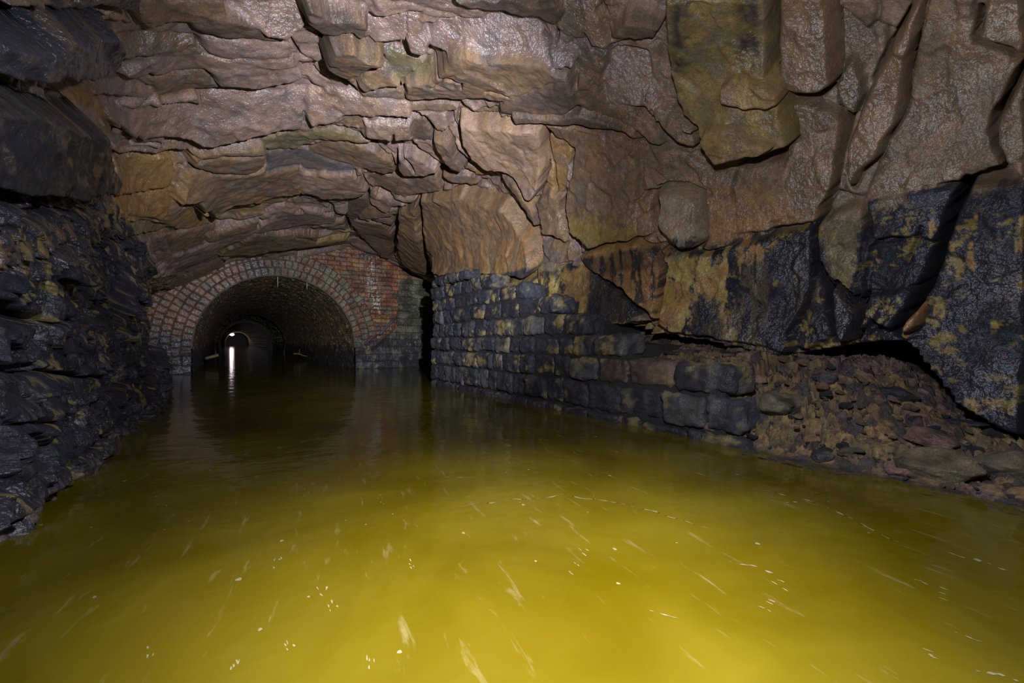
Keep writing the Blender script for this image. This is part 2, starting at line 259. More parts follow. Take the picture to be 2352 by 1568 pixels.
# ------------------------------------------------------------------ traced faces of the rock
# outline (photo frame) | depth towards the viewer m | tilt across, tilt down (m per 100 px) | colour (ledge undersides: shade put in as darker brown) | wetness
FACES='''
330,0 520,0 520,45 490,62 470,68 440,58 400,62 345,70 336,60 330,30|.10|0|.06|brown|.3
520,0 690,0 705,60 695,70 660,100 588,92 540,50 520,45|.08|.02|.05|mauve|.8
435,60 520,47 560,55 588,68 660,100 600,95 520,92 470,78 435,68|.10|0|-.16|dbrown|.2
188,40 210,24 290,25 325,22 328,40 322,60 290,58 250,60 190,52|.02|0|.1|brown|.7
262,62 300,60 345,72 435,72 445,110 405,125 370,135 310,140 272,150 268,130 278,95|.05|0|.1|brown|1
433,70 450,82 470,115 472,130 455,118 440,100|-.04|.2|0|dbrown|.4
452,78 520,93 600,98 665,102 672,130 600,140 520,140 475,130 465,105|.07|0|.08|mauve|.5
345,138 405,125 430,108 455,118 472,130 520,140 600,140 680,130 695,170 700,185 650,200 588,205 520,200 505,195 490,175 470,165 420,168 340,180 300,190 275,175|.12|.01|.06|mauve|.6
340,182 420,168 470,165 490,175 510,198 460,200 405,212 360,222 348,200|.08|0|-.12|brown|.2
268,172 300,175 340,182 350,205 360,222 300,228 228,228 222,210 240,185|.04|0|.06|mauve|1
232,236 300,240 370,222 415,208 460,202 520,200 588,206 640,200 705,192 712,212 700,235 700,275 690,300 640,310 588,320 540,330 500,342 470,338 420,325 380,322 320,330 300,320 285,305 265,315 258,290 245,265|.13|0|.09|mauve|1
290,335 330,328 380,322 420,325 470,338 500,342 440,350 360,356 300,355 272,358 265,345|.08|0|.1|mauve|.8
262,362 300,358 395,360 400,390 395,430 350,440 300,455 260,452 268,420 270,390|.07|.02|.04|ochre|.5
395,360 445,362 442,385 430,400 425,425 400,420 397,390|.04|0|.05|mauve|.5
445,362 500,352 588,345 615,345 618,370 600,395 568,408 520,400 470,397 443,388|.20|0|-.02|brown|.2
260,452 300,455 350,440 400,420 405,430 402,470 385,500 375,508 320,500 275,505 262,500 258,475|.06|.02|.03|ochre|.6
398,422 425,425 440,400 430,450 420,480 385,515 380,505 402,470|.09|0|0|mauve|.9
437,395 470,397 568,408 620,392 690,385 690,400 693,450 640,452 600,470 540,475 520,488 488,520 475,505 470,480 468,465 425,482 420,475 430,430|.24|0|.05|brown|.3
688,396 700,385 826,388 850,435 848,445 800,458 760,463 735,462 712,450 692,452|.24|.01|.05|peach|.35
826,392 850,400 880,440 910,455 957,462 957,475 900,478 885,495 848,470 848,440|.18|0|.05|peach|.4
420,482 468,465 475,480 470,505 488,520 470,528 440,522 400,540 380,530 385,515|.03|0|.05|ochre|.3
258,500 275,505 320,500 375,508 400,520 460,525 400,540 310,552 270,560 225,565 205,570 215,555 255,530|.0|0|.02|olive|.3
290,560 360,545 405,535 460,520 500,520 560,510 588,508 640,500 690,470 720,500 735,505 720,515 690,540 620,560 560,580 510,590 480,600 430,632 380,660 350,670 345,640 320,610 312,590 292,570|.08|0|.03|mauve|.6
380,545 455,525 500,520 480,545 450,570 400,585 385,575|.05|0|0|brown|.4
480,545 545,520 600,505 590,530 560,548 520,555 480,560|.14|0|.05|brown|.5
350,640 380,632 430,635 480,600 510,590 520,610 430,655 405,668 370,665 352,668|.16|0|.05|brown|.4
400,600 480,560 560,535 620,525 600,550 510,588 440,628 400,625|.12|.02|.02|mauve|.3
292,562 360,545 365,575 330,600 300,600|.03|.03|0|mauve|.8
312,590 330,600 345,640 350,690 335,700 322,690 310,640|.12|0|0|ochre|.7
588,535 600,520 640,495 700,488 740,495 768,502 770,515 700,520 640,530 588,540|.14|0|.03|mauve|.5
588,545 690,538 730,548 728,560 800,548 795,555 700,572 640,578 588,588 520,592 505,590 540,570|.20|0|.03|brown|.3
745,525 790,515 820,540 850,570 870,590 890,597 905,590 900,560 905,540 880,520 850,512 800,505|.12|.03|0|brown|.3
800,460 815,455 850,450 852,480 830,500 810,505 795,500|.08|.1|0|dbrown|.1
850,470 890,490 930,480 955,478 940,492 900,500 860,505 820,502|.12|0|.03|brown|.3
712,8 850,0 970,0 965,60 985,100 1000,120 975,140 940,130 935,105 850,100 845,55 830,48 775,50 730,30|.06|0|.07|mauve|1
975,0 1040,30 1160,30 1240,45 1245,70 1250,95 1290,110 1310,135 1310,165 1250,152 1176,145 1110,135 1075,137 1000,120 985,100 1000,60 1020,20|.08|.01|.08|mauve|1
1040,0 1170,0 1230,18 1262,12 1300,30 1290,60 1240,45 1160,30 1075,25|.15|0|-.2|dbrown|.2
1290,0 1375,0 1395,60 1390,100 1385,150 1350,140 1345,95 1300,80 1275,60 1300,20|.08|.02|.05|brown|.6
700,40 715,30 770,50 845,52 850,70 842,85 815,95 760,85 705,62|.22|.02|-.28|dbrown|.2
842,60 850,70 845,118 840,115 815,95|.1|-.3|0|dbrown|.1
670,75 705,62 760,85 815,98 790,110 755,120 735,145 700,130 690,120 670,95|.04|0|.05|mauve|.5
820,200 845,165 890,155 925,180 930,205 880,205 835,215|.16|0|.04|brown|.3
845,110 900,110 960,140 1010,150 960,170 930,195 895,165 880,140 850,120|.05|0|.05|olive|.4
930,200 1000,180 1020,160 1045,140 1075,137 1110,150 1176,145 1250,155 1310,180 1322,178 1300,200 1230,210 1180,240 1130,235 1100,233 990,232 945,235 930,225|.24|.01|-.16|brown|.2
825,215 925,208 940,232 900,235 830,225|.1|0|-.1|brown|.2
712,212 760,205 820,220 900,232 945,236 945,270 940,280 860,275 800,272 760,290 720,300 708,285 705,240|.16|.01|.1|peach|.9
720,300 760,290 800,272 860,275 940,282 940,320 900,325 840,320 825,290 780,290 755,300|.1|0|.02|brown|.4
835,290 900,292 940,290 940,322 890,326 845,320|.2|0|.05|peach|.6
600,325 640,310 690,305 735,300 790,310 835,318 860,330 800,330 735,325 660,345 615,345|.1|0|-.02|olive|.3
945,236 1040,238 1060,250 1050,262 990,260 945,262|.1|0|.05|brown|.3
945,265 990,260 1030,260 1030,300 1010,315 975,270|.14|0|.05|mauve|.5
945,275 975,268 990,300 1010,320 990,318 945,320|.09|.15|0|dbrown|.1
1055,250 1140,235 1150,240 1150,290 1130,300 1065,290 1050,280|.03|0|.04|olive|.5
1240,305 1258,310 1254,350 1246,400 1238,450 1228,460 1238,400 1245,330|.06|0|0|ochre|.2
915,360 950,360 1000,392 1005,400 950,410 925,405 912,395|.2|0|.03|mauve|.3
735,325 800,330 870,345 900,370 915,380 910,400 880,400 820,385 760,370 700,350|.1|.02|.05|brown|.3
618,345 700,340 760,370 820,385 820,392 700,392 690,380 610,395|.1|0|.03|grey|.4
820,385 900,400 920,410 918,440 905,448 880,440 850,405|.06|0|.05|brown|.5
915,412 1000,405 1010,440 990,445 930,455 905,448|.13|0|.03|brown|.3
1010,405 1090,400 1100,430 1060,440 1015,440|.1|0|.05|brown|.3
1040,320 1060,345 1080,375 1120,400 1100,402 1060,395 1030,350|.04|0|.02|ochre|.3
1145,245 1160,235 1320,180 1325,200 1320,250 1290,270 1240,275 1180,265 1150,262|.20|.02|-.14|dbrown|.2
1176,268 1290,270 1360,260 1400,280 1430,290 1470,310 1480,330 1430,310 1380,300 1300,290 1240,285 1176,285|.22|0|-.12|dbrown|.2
1240,290 1300,292 1360,302 1460,325 1465,345 1400,345 1330,345 1310,335 1270,312|.16|0|-.06|brown|.1
1375,0 1450,20 1455,35 1430,55 1400,90 1390,70|-.03|0|.04|brown|.2
1395,85 1440,55 1516,65 1510,90 1480,95 1420,90|.14|0|-.2|dbrown|.1
1385,100 1420,92 1495,95 1497,160 1500,200 1520,250 1560,275 1590,290 1592,300 1600,320 1560,300 1500,290 1480,255 1400,250 1380,200|.1|.03|.02|mauve|.7
1310,130 1345,100 1390,110 1380,200 1400,250 1385,235 1350,190 1325,178|.06|.04|.03|brown|.5
1325,180 1350,190 1385,235 1400,250 1440,255 1460,262 1500,290 1520,330 1490,325 1450,295 1400,275 1340,255 1322,240|.14|.02|-.04|brown|.3
1500,260 1560,275 1592,300 1600,320 1595,340 1560,330 1520,300|.2|0|-.02|brown|.3
1325,300 1400,315 1460,330 1470,392 1465,450 1460,500 1455,545 1440,555 1400,560 1350,580 1330,560 1305,540 1300,500 1300,440 1310,395|.2|.01|.03|brown|.2
1245,305 1300,310 1318,330 1305,390 1300,430 1295,440 1280,450 1250,440 1242,400|.07|.02|0|ochre|.3
1225,470 1260,440 1290,460 1290,500 1300,560 1265,545 1240,540 1220,510|.18|0|0|brown|.3
1470,330 1560,340 1600,365 1640,385 1690,385 1690,470 1685,560 1620,580 1600,570 1605,480 1560,445 1500,440 1470,440|.1|.01|.02|brown|.4
1690,378 1810,362 1812,300 1800,235 1850,235 1935,265 1925,330 1918,420 1900,460 1880,510 1820,520 1690,540|.12|.02|0|brown|.5
1455,545 1460,500 1465,450 1500,445 1500,520 1520,560 1530,600 1500,610 1460,560|.10|.03|0|peach|.4
1240,555 1305,560 1315,600 1300,610 1260,605 1245,580|.12|0|0|brown|.2
1230,600 1265,605 1300,612 1275,640 1285,690 1300,712 1260,700 1235,660|.12|0|0|olive|.3
1300,612 1345,612 1400,650 1450,690 1495,738 1430,748 1350,742 1320,718 1285,700 1275,640|.12|0|.03|black|.5
1100,655 1150,648 1222,640 1235,680 1250,705 1200,690 1150,665|.2|0|0|olive|.3
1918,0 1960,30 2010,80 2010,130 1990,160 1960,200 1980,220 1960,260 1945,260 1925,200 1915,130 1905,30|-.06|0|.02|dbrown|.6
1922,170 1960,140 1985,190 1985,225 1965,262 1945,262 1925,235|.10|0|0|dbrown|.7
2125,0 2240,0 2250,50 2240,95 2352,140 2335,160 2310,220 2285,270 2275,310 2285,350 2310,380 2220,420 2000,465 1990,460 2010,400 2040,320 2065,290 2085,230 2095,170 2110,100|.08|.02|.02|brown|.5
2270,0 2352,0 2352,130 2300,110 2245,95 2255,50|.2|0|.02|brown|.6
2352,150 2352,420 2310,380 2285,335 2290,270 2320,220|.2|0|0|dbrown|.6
1880,510 1990,470 1980,560 1975,650 1960,700 1915,650 1890,620 1875,600|.16|.02|0|brown|.4
1995,465 2090,445 2200,430 2190,480 2165,555 2130,560 2040,545 2000,555|.13|0|0|blue|.4
2005,555 2100,540 2160,560 2140,620 2120,660 2070,670 1990,670|.05|.03|.02|blue|.5
1985,680 2070,672 2118,675 2090,720 2050,760 2000,735 1980,720|.12|0|0|blue|.5
2220,425 2352,412 2352,1000 2200,940 2090,790 2060,760 2100,720 2130,670 2165,600 2195,490|.16|.03|.0|black|.5
1905,660 1960,700 1970,740 1940,790 1915,770 1905,720|.1|0|0|black|.6
1500,570 1620,585 1700,560 1880,515 1875,610 1855,680 1820,760 1800,815 1760,800 1640,775 1540,765 1505,745 1515,680|.14|.01|0|black|.4
0,22 120,25 205,22 208,30 175,48 155,60 120,85 60,75 0,80|.12|0|.16|blue|1
0,0 330,0 325,25 240,22 110,24 0,20|.22|0|-.25|black|.8
0,560 60,505 130,485 200,478 262,480 258,500 262,525 205,565 190,575 130,565 125,610 130,630 100,640 0,640|.12|.02|0|blue|1
0,480 60,482 130,478 60,505 0,545|.2|0|0|blue|.6
0,240 110,240 150,228 148,250 100,258 0,264|.1|0|.1|blue|.5
100,258 180,225 205,215 222,240 235,290 180,285 140,262|.05|0|.1|mauve|1
148,232 207,200 228,228 250,275 260,310 235,298 220,250|.03|0|.05|ochre|.5
30,640 130,635 175,700 160,735 80,738 30,720|.1|0|0|dark|.6
130,565 190,575 205,600 200,660 150,650 130,620|.14|0|0|olive|.4
0,742 90,742 95,830 40,850 0,845|.14|0|0|blue|.4
95,745 185,742 190,855 110,860 98,830|.12|.02|0|black|.5
0,855 100,862 190,862 260,850 255,900 150,950 0,985|.10|0|.03|blue|.4
190,740 260,740 275,850 255,862 195,860|.16|0|0|black|.5
0,990 150,955 250,905 330,860 340,930 250,990 150,1060 0,1120|.08|0|.04|blue|.4
0,1125 150,1062 250,1000 255,1040 150,1120 60,1180 0,1230|.14|0|.06|dark|.8
'''
CRACKS='''
1300,440 1296,480 1299,520 1312,560 1318,600|5|.22
1145,470 1180,503 1212,548 1222,600 1232,650 1240,690 1255,705|6|.30
1430,545 1505,540 1500,500 1502,470 1510,450|3|.10
1505,450 1500,500 1505,540 1515,560 1535,578|4|.2
957,462 961,520 970,580 985,640|5|.3
1340,612 1400,650 1450,690 1495,735|5|.2
1770,165 1770,200 1800,226 1880,226 1915,205|5|.25
1903,0 1912,60 1916,120 1922,190 1948,262|4|.2
1950,262 1938,320 1922,370 1920,420 1905,450 1890,480 1881,520 1878,560 1872,605|8|.35
1872,605 1862,650 1850,700 1830,740 1812,768|5|.2
1935,405 1938,425 1945,442|4|.12
2082,35 2066,62 2050,98 2030,130 2012,175 2002,200|5|.2
2105,100 2090,140 2080,180 2078,230|8|.3
2252,25 2248,50 2238,92|9|.3
2350,142 2335,165 2312,222 2292,262 2280,300|12|.3
2285,335 2300,360 2315,382|8|.2
2222,422 2205,455 2190,482 2170,545 2148,600 2128,655 2095,715 2055,765|15|.9
2112,525 2100,560 2085,590 2080,605|6|.12
2000,470 1992,520 1982,590 1975,650 1968,690|4|.10
1870,610 1885,640 1900,665 1910,740 1915,780|13|.35
1985,682 1970,730 1950,770|11|.35
1690,380 1690,430 1691,465|3|.14
1467,340 1466,400 1468,440|3|.08
1372,0 1385,30 1392,50|4|.15
1340,85 1345,100 1352,122|5|.22
1278,75 1276,98|4|.2
1500,250 1520,280 1535,300 1560,325 1600,345|4|.2
1466,300 1480,315 1490,328|6|.25
1535,300 1570,320 1600,358|3|.12
668,95 680,115 694,134|3|.14
812,98 840,120 880,142|4|.15
742,165 780,188 820,222|4|.22
726,180 760,205|3|.12
930,50 938,48 936,70 934,100|2|.1
915,190 960,165 1000,150 1050,165|3|.15
995,180 1020,160 1060,170 1060,185|3|.12
1120,200 1170,205|4|.14
970,268 990,300 1010,320 1030,350 1060,392 1085,400|5|.25
1035,262 1040,290 1060,320 1072,345|4|.15
1160,400 1185,430 1200,458 1222,480 1230,520|6|.28
1140,398 1170,440 1195,480 1212,512|7|.28
1230,465 1240,500 1250,545 1262,560|5|.2
1258,310 1262,360 1270,400 1278,440|4|.18
800,330 860,345 900,372 914,400|4|.2
912,362 913,408|4|.25
815,390 850,425 900,452|5|.2
900,300 905,330 930,360 955,385|4|.18
1000,405 1020,425 1080,432 1100,428|6|.25
870,440 900,452 930,462 1000,462 1060,452 1120,455|5|.2
905,500 906,530 902,560 900,590|6|.3
750,468 770,495 800,515 830,550 870,590|5|.2
795,510 800,530|7|.3
680,540 730,550 760,548|3|.1
445,362 500,352 590,345 615,345|4|.18
300,300 310,330|6|.2
320,330 370,322 415,322 440,330|4|.16
270,358 330,362 440,352|4|.16
415,392 442,386|3|.12
440,484 470,470 482,500 488,520|5|.2
488,520 540,516 600,500 690,452 720,450|4|.16
0,635 40,625 120,570 160,560|4|.15
270,560 310,553 400,535|3|.14
200,568 260,560 300,558|4|.18
188,50 250,53|4|.2
325,42 330,62|8|.3
262,145 275,172 285,170|6|.2
0,84 60,90 120,118 135,122|9|.3
45,110 48,140 60,160 90,165|5|.15
0,545 60,507 125,487 190,482|5|.18
0,265 50,268 110,262|4|.2
0,738 80,740 185,741 240,738|4|.12
0,850 100,860 190,861 255,855|4|.12
92,742 96,800 100,860|4|.1
20,700 60,735 85,735|14|.25
0,988 150,953 250,902|4|.10
250,700 265,780 275,850 272,905|6|.2
'''
MAINF=[]
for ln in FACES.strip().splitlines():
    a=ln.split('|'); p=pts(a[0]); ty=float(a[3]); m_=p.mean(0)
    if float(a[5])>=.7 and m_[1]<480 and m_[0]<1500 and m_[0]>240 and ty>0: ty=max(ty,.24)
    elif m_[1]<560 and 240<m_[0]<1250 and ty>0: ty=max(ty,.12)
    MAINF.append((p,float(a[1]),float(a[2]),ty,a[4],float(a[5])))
allp=np.concatenate([f[0] for f in MAINF]); alld=np.concatenate([f[1]+np.clip(f[2]*(f[0][:,0]-f[0][:,0].mean())/100+f[3]*(f[0][:,1]-f[0][:,1].mean())/100,-.3,.3) for f in MAINF])
allb=to_base(allp,alld); k=0
Cb=np.zeros(SG.shape+(4,)); Cb[...,:3]=PAL['mauve']; Cb[...,3]=.45
TR=np.zeros(SG.shape)
flat=lambda a:a.reshape(-1)
Uf,Vf=flat(UW),flat(VW); Df=flat(D); Cf=Cb.reshape(-1,4); TRf=flat(TR); F2=flat(f2); F3=flat(f3)
def box_idx(p,m):
    lo=p.min(0)-m; hi=p.max(0)+m
    return np.nonzero((Uf>lo[0])&(Uf<hi[0])&(Vf>lo[1])&(Vf<hi[1]))[0]
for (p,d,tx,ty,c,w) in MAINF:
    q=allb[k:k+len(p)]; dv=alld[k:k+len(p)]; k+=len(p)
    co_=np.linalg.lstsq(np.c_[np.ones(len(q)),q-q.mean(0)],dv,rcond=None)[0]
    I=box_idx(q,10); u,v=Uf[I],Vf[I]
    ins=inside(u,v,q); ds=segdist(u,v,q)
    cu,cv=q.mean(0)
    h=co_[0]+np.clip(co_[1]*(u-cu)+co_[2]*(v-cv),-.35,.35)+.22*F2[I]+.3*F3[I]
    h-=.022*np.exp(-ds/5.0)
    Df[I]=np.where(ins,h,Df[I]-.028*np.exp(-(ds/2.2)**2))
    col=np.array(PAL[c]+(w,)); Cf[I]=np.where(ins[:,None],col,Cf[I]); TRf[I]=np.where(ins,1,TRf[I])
G=Df.reshape(SG.shape)
def blur(G,k,ax):
    k=np.array(k,float); k/=k.sum(); h=len(k)//2; Gp=np.pad(G,[(h,h) if a==ax else (0,0) for a in (0,1)],'edge'); out=0
    for i,w in enumerate(k): out=out+w*(Gp[i:i+G.shape[0]] if ax==0 else Gp[:,i:i+G.shape[1]])
    return out
G=blur(blur(G,[1,3,4,3,1],1),[1,2,1],0); Df=G.reshape(-1).copy()
print('faces',time.time()-T0)
# ------------------------------------------------------------------ separate blocks hanging from / bedded in the rock
# name | label | outline | depth | tilts | edge px | colour | wet
SLABS=[
('hanging_rock_slab','broad brown rock slab with drip streaks hanging over the end of the stone wall','960,464 1050,455 1100,465 1150,475 1180,510 1210,545 1219,600 1220,622 1200,640 1120,636 1060,650 1020,645 990,636 980,610 970,560 962,500',.30,.03,0,7,'brown',.25),
('hanging_rock_slab','narrow brown rock slab hanging beside the brick wall, left of the broad slab','910,490 925,488 955,475 959,520 969,580 979,622 983,637 950,630 920,610 908,570',.28,.02,0,6,'brown',.3),
('rock_block','huge olive brown wet rock block hanging at the top with black streaks','1518,66 1516,-20 1640,-20 1775,-20 1768,60 1765,185 1790,215 1800,300 1812,350 1760,365 1700,370 1640,380 1610,365 1600,320 1595,300 1562,272 1550,240 1535,200 1519,120',.38,.02,-.02,12,'olive',.35),
('rock_block','tall grey brown rock block with a rusty right edge at the top','1776,-20 1896,-20 1905,50 1914,130 1920,200 1880,224 1800,225 1776,205 1772,100',.28,.03,0,18,'brown',.6),
('boulder','small rounded brown boulder wedged under the huge olive block','1642,205 1680,182 1750,190 1788,215 1784,250 1750,265 1700,260 1646,245',.52,0,0,9,'brown',.2),
('boulder','pale fractured boulder at the lower tip of the huge olive block','1602,330 1612,298 1680,290 1722,330 1790,348 1740,368 1700,372 1640,383 1618,362',.50,0,-.02,8,'brown',.15),
('rock_slab','leaning wet rock slab with a rusty right edge between two black cracks','2084,35 2112,-20 2124,-20 2105,95 2086,150 2078,230 2060,290 2040,320 2020,370 1975,400 1950,450 1930,400 1940,330 1965,265 2004,196 2030,135 2054,92',.26,.04,0,13,'brown',.9),
('rock_slab','flat peach coloured triangular rock slab in the middle of the roof','1052,296 1130,300 1200,300 1240,305 1245,330 1242,400 1235,440 1225,462 1205,455 1190,430 1160,400 1140,395 1110,395 1075,370 1060,340',.30,.01,.04,5,'peach',.15),
('rock_lobe','pale cream rounded rock lobe bulging from the right wall above the tide line','1492,452 1512,445 1560,445 1600,460 1606,490 1600,560 1590,575 1560,583 1540,570 1512,540 1502,520 1506,480',.30,.02,.03,12,'cream',.3),
('rock_wedge','yellow streaked rock wedge with a sharp diagonal lower edge above the stone wall','1345,585 1400,562 1455,555 1500,575 1520,620 1512,700 1502,742 1480,715 1420,665 1370,640 1345,622 1320,600',.20,.02,0,6,'ochre',.35),
('boulder','dark brown faceted boulder protruding from the roof above the wet peach band','760,105 812,98 840,120 880,140 890,155 860,165 835,180 825,195 820,215 800,200 745,165 748,145',.30,0,-.12,6,'dbrown',.15),
('rock_shard','dark plank shaped rock shard lying diagonally left of the peach slab','988,318 1006,318 1030,342 1066,388 1058,400 1034,394 1002,352',.26,0,-.05,4,'dbrown',.1),
('rock_shard','long dark diagonal rock shard below the point of the peach slab','1142,396 1165,400 1196,440 1226,482 1236,530 1222,520 1190,470 1160,430',.24,.02,0,5,'dbrown',.1),
('boulder','black blue rounded boulder jutting from the upper left wall','0,95 60,110 130,125 155,68 188,56 251,57 272,90 268,125 255,150 207,196 148,207 148,225 120,227 0,212 -30,200 -30,95',.34,.05,-.06,10,'blue',.7),
('boulder','dark mottled boulder low in the upper left wall beneath the black blue boulder','-30,268 100,262 160,300 200,290 235,300 262,380 276,410 268,440 250,450 200,472 120,478 -30,478',.34,.05,-.03,9,'dark',.4),
('rock_tooth','grey brown rock tooth hanging at the crevice on the right wall','1900,665 1912,650 1960,700 1968,735 1940,780 1918,790 1905,740',.26,0,0,13,'dark',.7),
('rock_tooth','ochre tipped rock tooth beside the long black crevice, lower right','2060,765 2095,722 2110,700 2118,720 2105,760 2080,776',.26,0,0,10,'ochre',.5),
]
allp=np.concatenate([pts(a[2]) for a in SLABS]); alld=np.concatenate([[a[3]]*len(pts(a[2])) for a in SLABS])
allb=to_base(allp,alld); k=0; slabdata=[]
for a in SLABS:
    p=pts(a[2]); q=allb[k:k+len(p)]; k+=len(p)
    I=box_idx(q,14); u,v=Uf[I],Vf[I]; ins=inside(u,v,q); ds=segdist(u,v,q)
    sg_=np.where(ins,ds,-ds)
    cu,cv=q.mean(0)
    h=a[3]+a[4]*(u-cu)/100+a[5]*(v-cv)/100+.28*F2[I]+.3*F3[I]
    e=a[6]; x=np.clip((sg_+2)/(e+2),0,1)
    h=h-(h+.16)*(1-x)**2.0
    full=np.full(len(Df),-.16); full[I]=h
    full=blur(blur(full.reshape(SG.shape),[1,2,3,2,1],1),[1,2,1],0).reshape(-1)
    slabdata.append((I,sg_>-3.5,full[I],a))
    J=I[ins|(ds<5)]; Df[J]=np.minimum(Df[J],-.03); Cf[J,:3]=PAL['dbrown']
for ln in CRACKS.strip().splitlines():
    a=ln.split('|'); p=to_base(pts(a[0]),.1); w=float(a[1]); dp=float(a[2])
    I=box_idx(p,w*2+4); ds=segdist(Uf[I],Vf[I],p,False)
    Df[I]-=dp*np.exp(-(ds/(w*.62))**2*1.0)
print('slabs',time.time()-T0)
# ------------------------------------------------------------------ stains: colour the rock itself has, plus painted shade along the crevasse
S_=flat(SG); Tt=TC+RG*np.cos(PG); Tt=flat(Tt); Bz=flat(B[...,2]); Bp=B.reshape(-1,3)
lowf=fbm(Bp*2.2+3,4); midf=fbm(Bp*7+8,4,.6)
streak=fbm(np.stack([S_*7,Tt*3,Bz*.9],-1),4,.6)
fine_s=fbm(np.stack([S_*22,Tt*10,Bz*4],-1),3,.6)
def mixc(I,c,k,wet=None):
    c=np.array(PAL[c]) if isinstance(c,str) else np.array(c)
    k=np.clip(k,0,1)[:,None]; Cf[I,:3]=Cf[I,:3]*(1-k)+c*k
    if wet is not None: Cf[I,3]=Cf[I,3]*(1-k[:,0])+wet*k[:,0]
A=np.arange(len(S_))
# mottling of the bare rock
mixc(A,'brown',.5*sstep((lowf+.05)/.5)); mixc(A,'orange',.2*sstep((midf-.25)/.4)*(Cf[:,0]>.15)); mixc(A,'grey',.5*sstep((-lowf-.15)/.4)*(Cf[:,0]>.2))
mixc(A,(.28,.185,.08),.5*sstep((flat(U)-1350)/250)*(Cf[:,0]>.12))
hue=_rv[flat(h2),4]; Cf[:,:3]*=(.82+.36*hue)[:,None]
STAINS='''
262,350 440,355 430,480 400,545 262,560 255,450|ochre|.6|25
270,420 400,430 390,500 300,500 262,480|orange|.45|20
430,480 488,520 600,498 700,450 690,430 600,450 500,470|yellow|.65|16
500,585 600,590 720,575 800,552 840,560 800,540 700,560 600,575 500,570|yellow|.55|8
440,300 560,345 700,335 780,300 700,300 600,318|olive|.35|20
960,460 1220,460 1222,640 985,640|orange|.25|20
1100,580 1220,560 1222,640 1110,640|yellow|.45|25
1300,500 1460,500 1460,560 1340,590 1300,560|yellow|.6|25
1460,440 1700,420 1880,500 1720,560 1500,600 1450,560|orange|.45|30
1620,510 1780,480 1860,500 1700,545 1620,560|orange|.7|18
1500,0 1560,0 1620,200 1560,200|olive|.4|25
1530,0 1760,0 1770,180 1640,190 1560,240|yellow|.22|40
1540,0 1570,0 1560,70 1520,80|black|.7|14
1690,0 1720,0 1740,120 1700,160 1685,90|black|.75|14
1555,120 1590,100 1580,150|black|.4|12
1380,300 1480,300 1470,350 1380,400 1330,360|rust|.4|25
1890,0 1906,0 1925,190 1912,190 1896,60|rust|.8|3
2104,0 2122,0 2104,100 2082,230 2072,230 2090,110|rust|.75|4
1955,60 2000,60 1990,120 1950,110|dbrown|.6|15
1940,360 1985,370 1960,470 1930,460|olive|.5|14
1265,608 1275,606 1300,712 1285,705|cream|.7|4
1050,520 1060,520 1075,630 1066,630|cream|.35|4
1085,540 1092,540 1095,625 1088,625|cream|.35|4
1015,560 1022,560 1030,635 1020,635|orange|.6|5
300,570 330,560 345,640 350,700 320,690|ochre|.55|12
'''
for ln in STAINS.strip().splitlines():
    a=ln.split('|'); p=to_base(pts(a[0]),.15); fe=float(a[3])
    I=box_idx(p,fe*2); ins=inside(Uf[I],Vf[I],p); ds=segdist(Uf[I],Vf[I],p); sd=np.where(ins,ds,-ds)/fe+.9*midf[I]+.5*streak[I]
    mixc(I,a[1],float(a[2])*sstep(sd+.5))
# tide line on the right rock: black manganese below, with ochre run-off
zt=2.30+.05*lowf+.03*midf
R_=(PG<math.radians(75)).reshape(-1)
bl=sstep((zt-Bz)/.07+.5)*R_
u0=flat(U)
dark_amt=np.interp(u0,[900,1150,1240,1330,1500,1700,1780,1860,2400],[.45,.6,.8,.75,.8,.8,.92,.97,.97])
run=sstep((streak+.5*midf-np.interp(u0,[1200,1340,1480,1560,1720,1800,1880,2000],[.0,-.25,-.45,-.5,-.3,.15,.5,.55]))/.28)
deep=sstep((1.75-Bz)/.5)
mixc(A,'black',bl*dark_amt,.35)
mixc(A,(.60,.44,.14),bl*run*.85*sstep((2.3-Bz)/.25)*(1-.35*deep*sstep((u0-1560)/100)),.3)
mixc(A,'yellow',bl*run*.6*sstep((midf-.05)/.25),.3); mixc(A,'orange',bl*run*.7*sstep((lowf+midf*.6-.15)/.2),.3)
mixc(A,'yellow',bl*.75*sstep((fbm(Bp*4.3+np.array([55,5,9]),6,.75)-.30)/.2)*.8,.3)
for (pl,c,am,fe) in [('1885,470 1980,470 1970,640 1905,640 1895,560','olive',.75,18),('1345,612 1495,700 1490,738 1350,740','black',.9,8),
     ('2080,700 2108,700 2105,745 2080,770','orange',.8,6),('1520,660 1555,660 1550,700 1525,700','yellow',.9,8),('1455,735 1490,722 1500,750 1460,752','peach',.7,6),
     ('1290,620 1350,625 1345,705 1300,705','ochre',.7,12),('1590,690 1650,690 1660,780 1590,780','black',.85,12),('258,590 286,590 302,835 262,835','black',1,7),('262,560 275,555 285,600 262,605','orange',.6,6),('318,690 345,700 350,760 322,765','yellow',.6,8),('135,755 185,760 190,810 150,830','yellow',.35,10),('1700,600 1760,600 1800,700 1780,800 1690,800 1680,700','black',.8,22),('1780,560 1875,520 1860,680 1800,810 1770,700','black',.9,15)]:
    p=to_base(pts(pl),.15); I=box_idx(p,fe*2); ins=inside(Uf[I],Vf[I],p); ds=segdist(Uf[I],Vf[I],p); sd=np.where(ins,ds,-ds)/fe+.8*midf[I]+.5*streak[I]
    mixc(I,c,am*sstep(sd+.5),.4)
p=to_base(pts('2222,422 2205,455 2190,482 2170,545 2148,600 2128,655 2095,715 2055,765'),.1); I=box_idx(p,40); ds=segdist(Uf[I],Vf[I],p,False); mixc(I,'black',.95*sstep((26-ds)/12),.1)  # shade of the deep crevasse, painted black into the rock colour
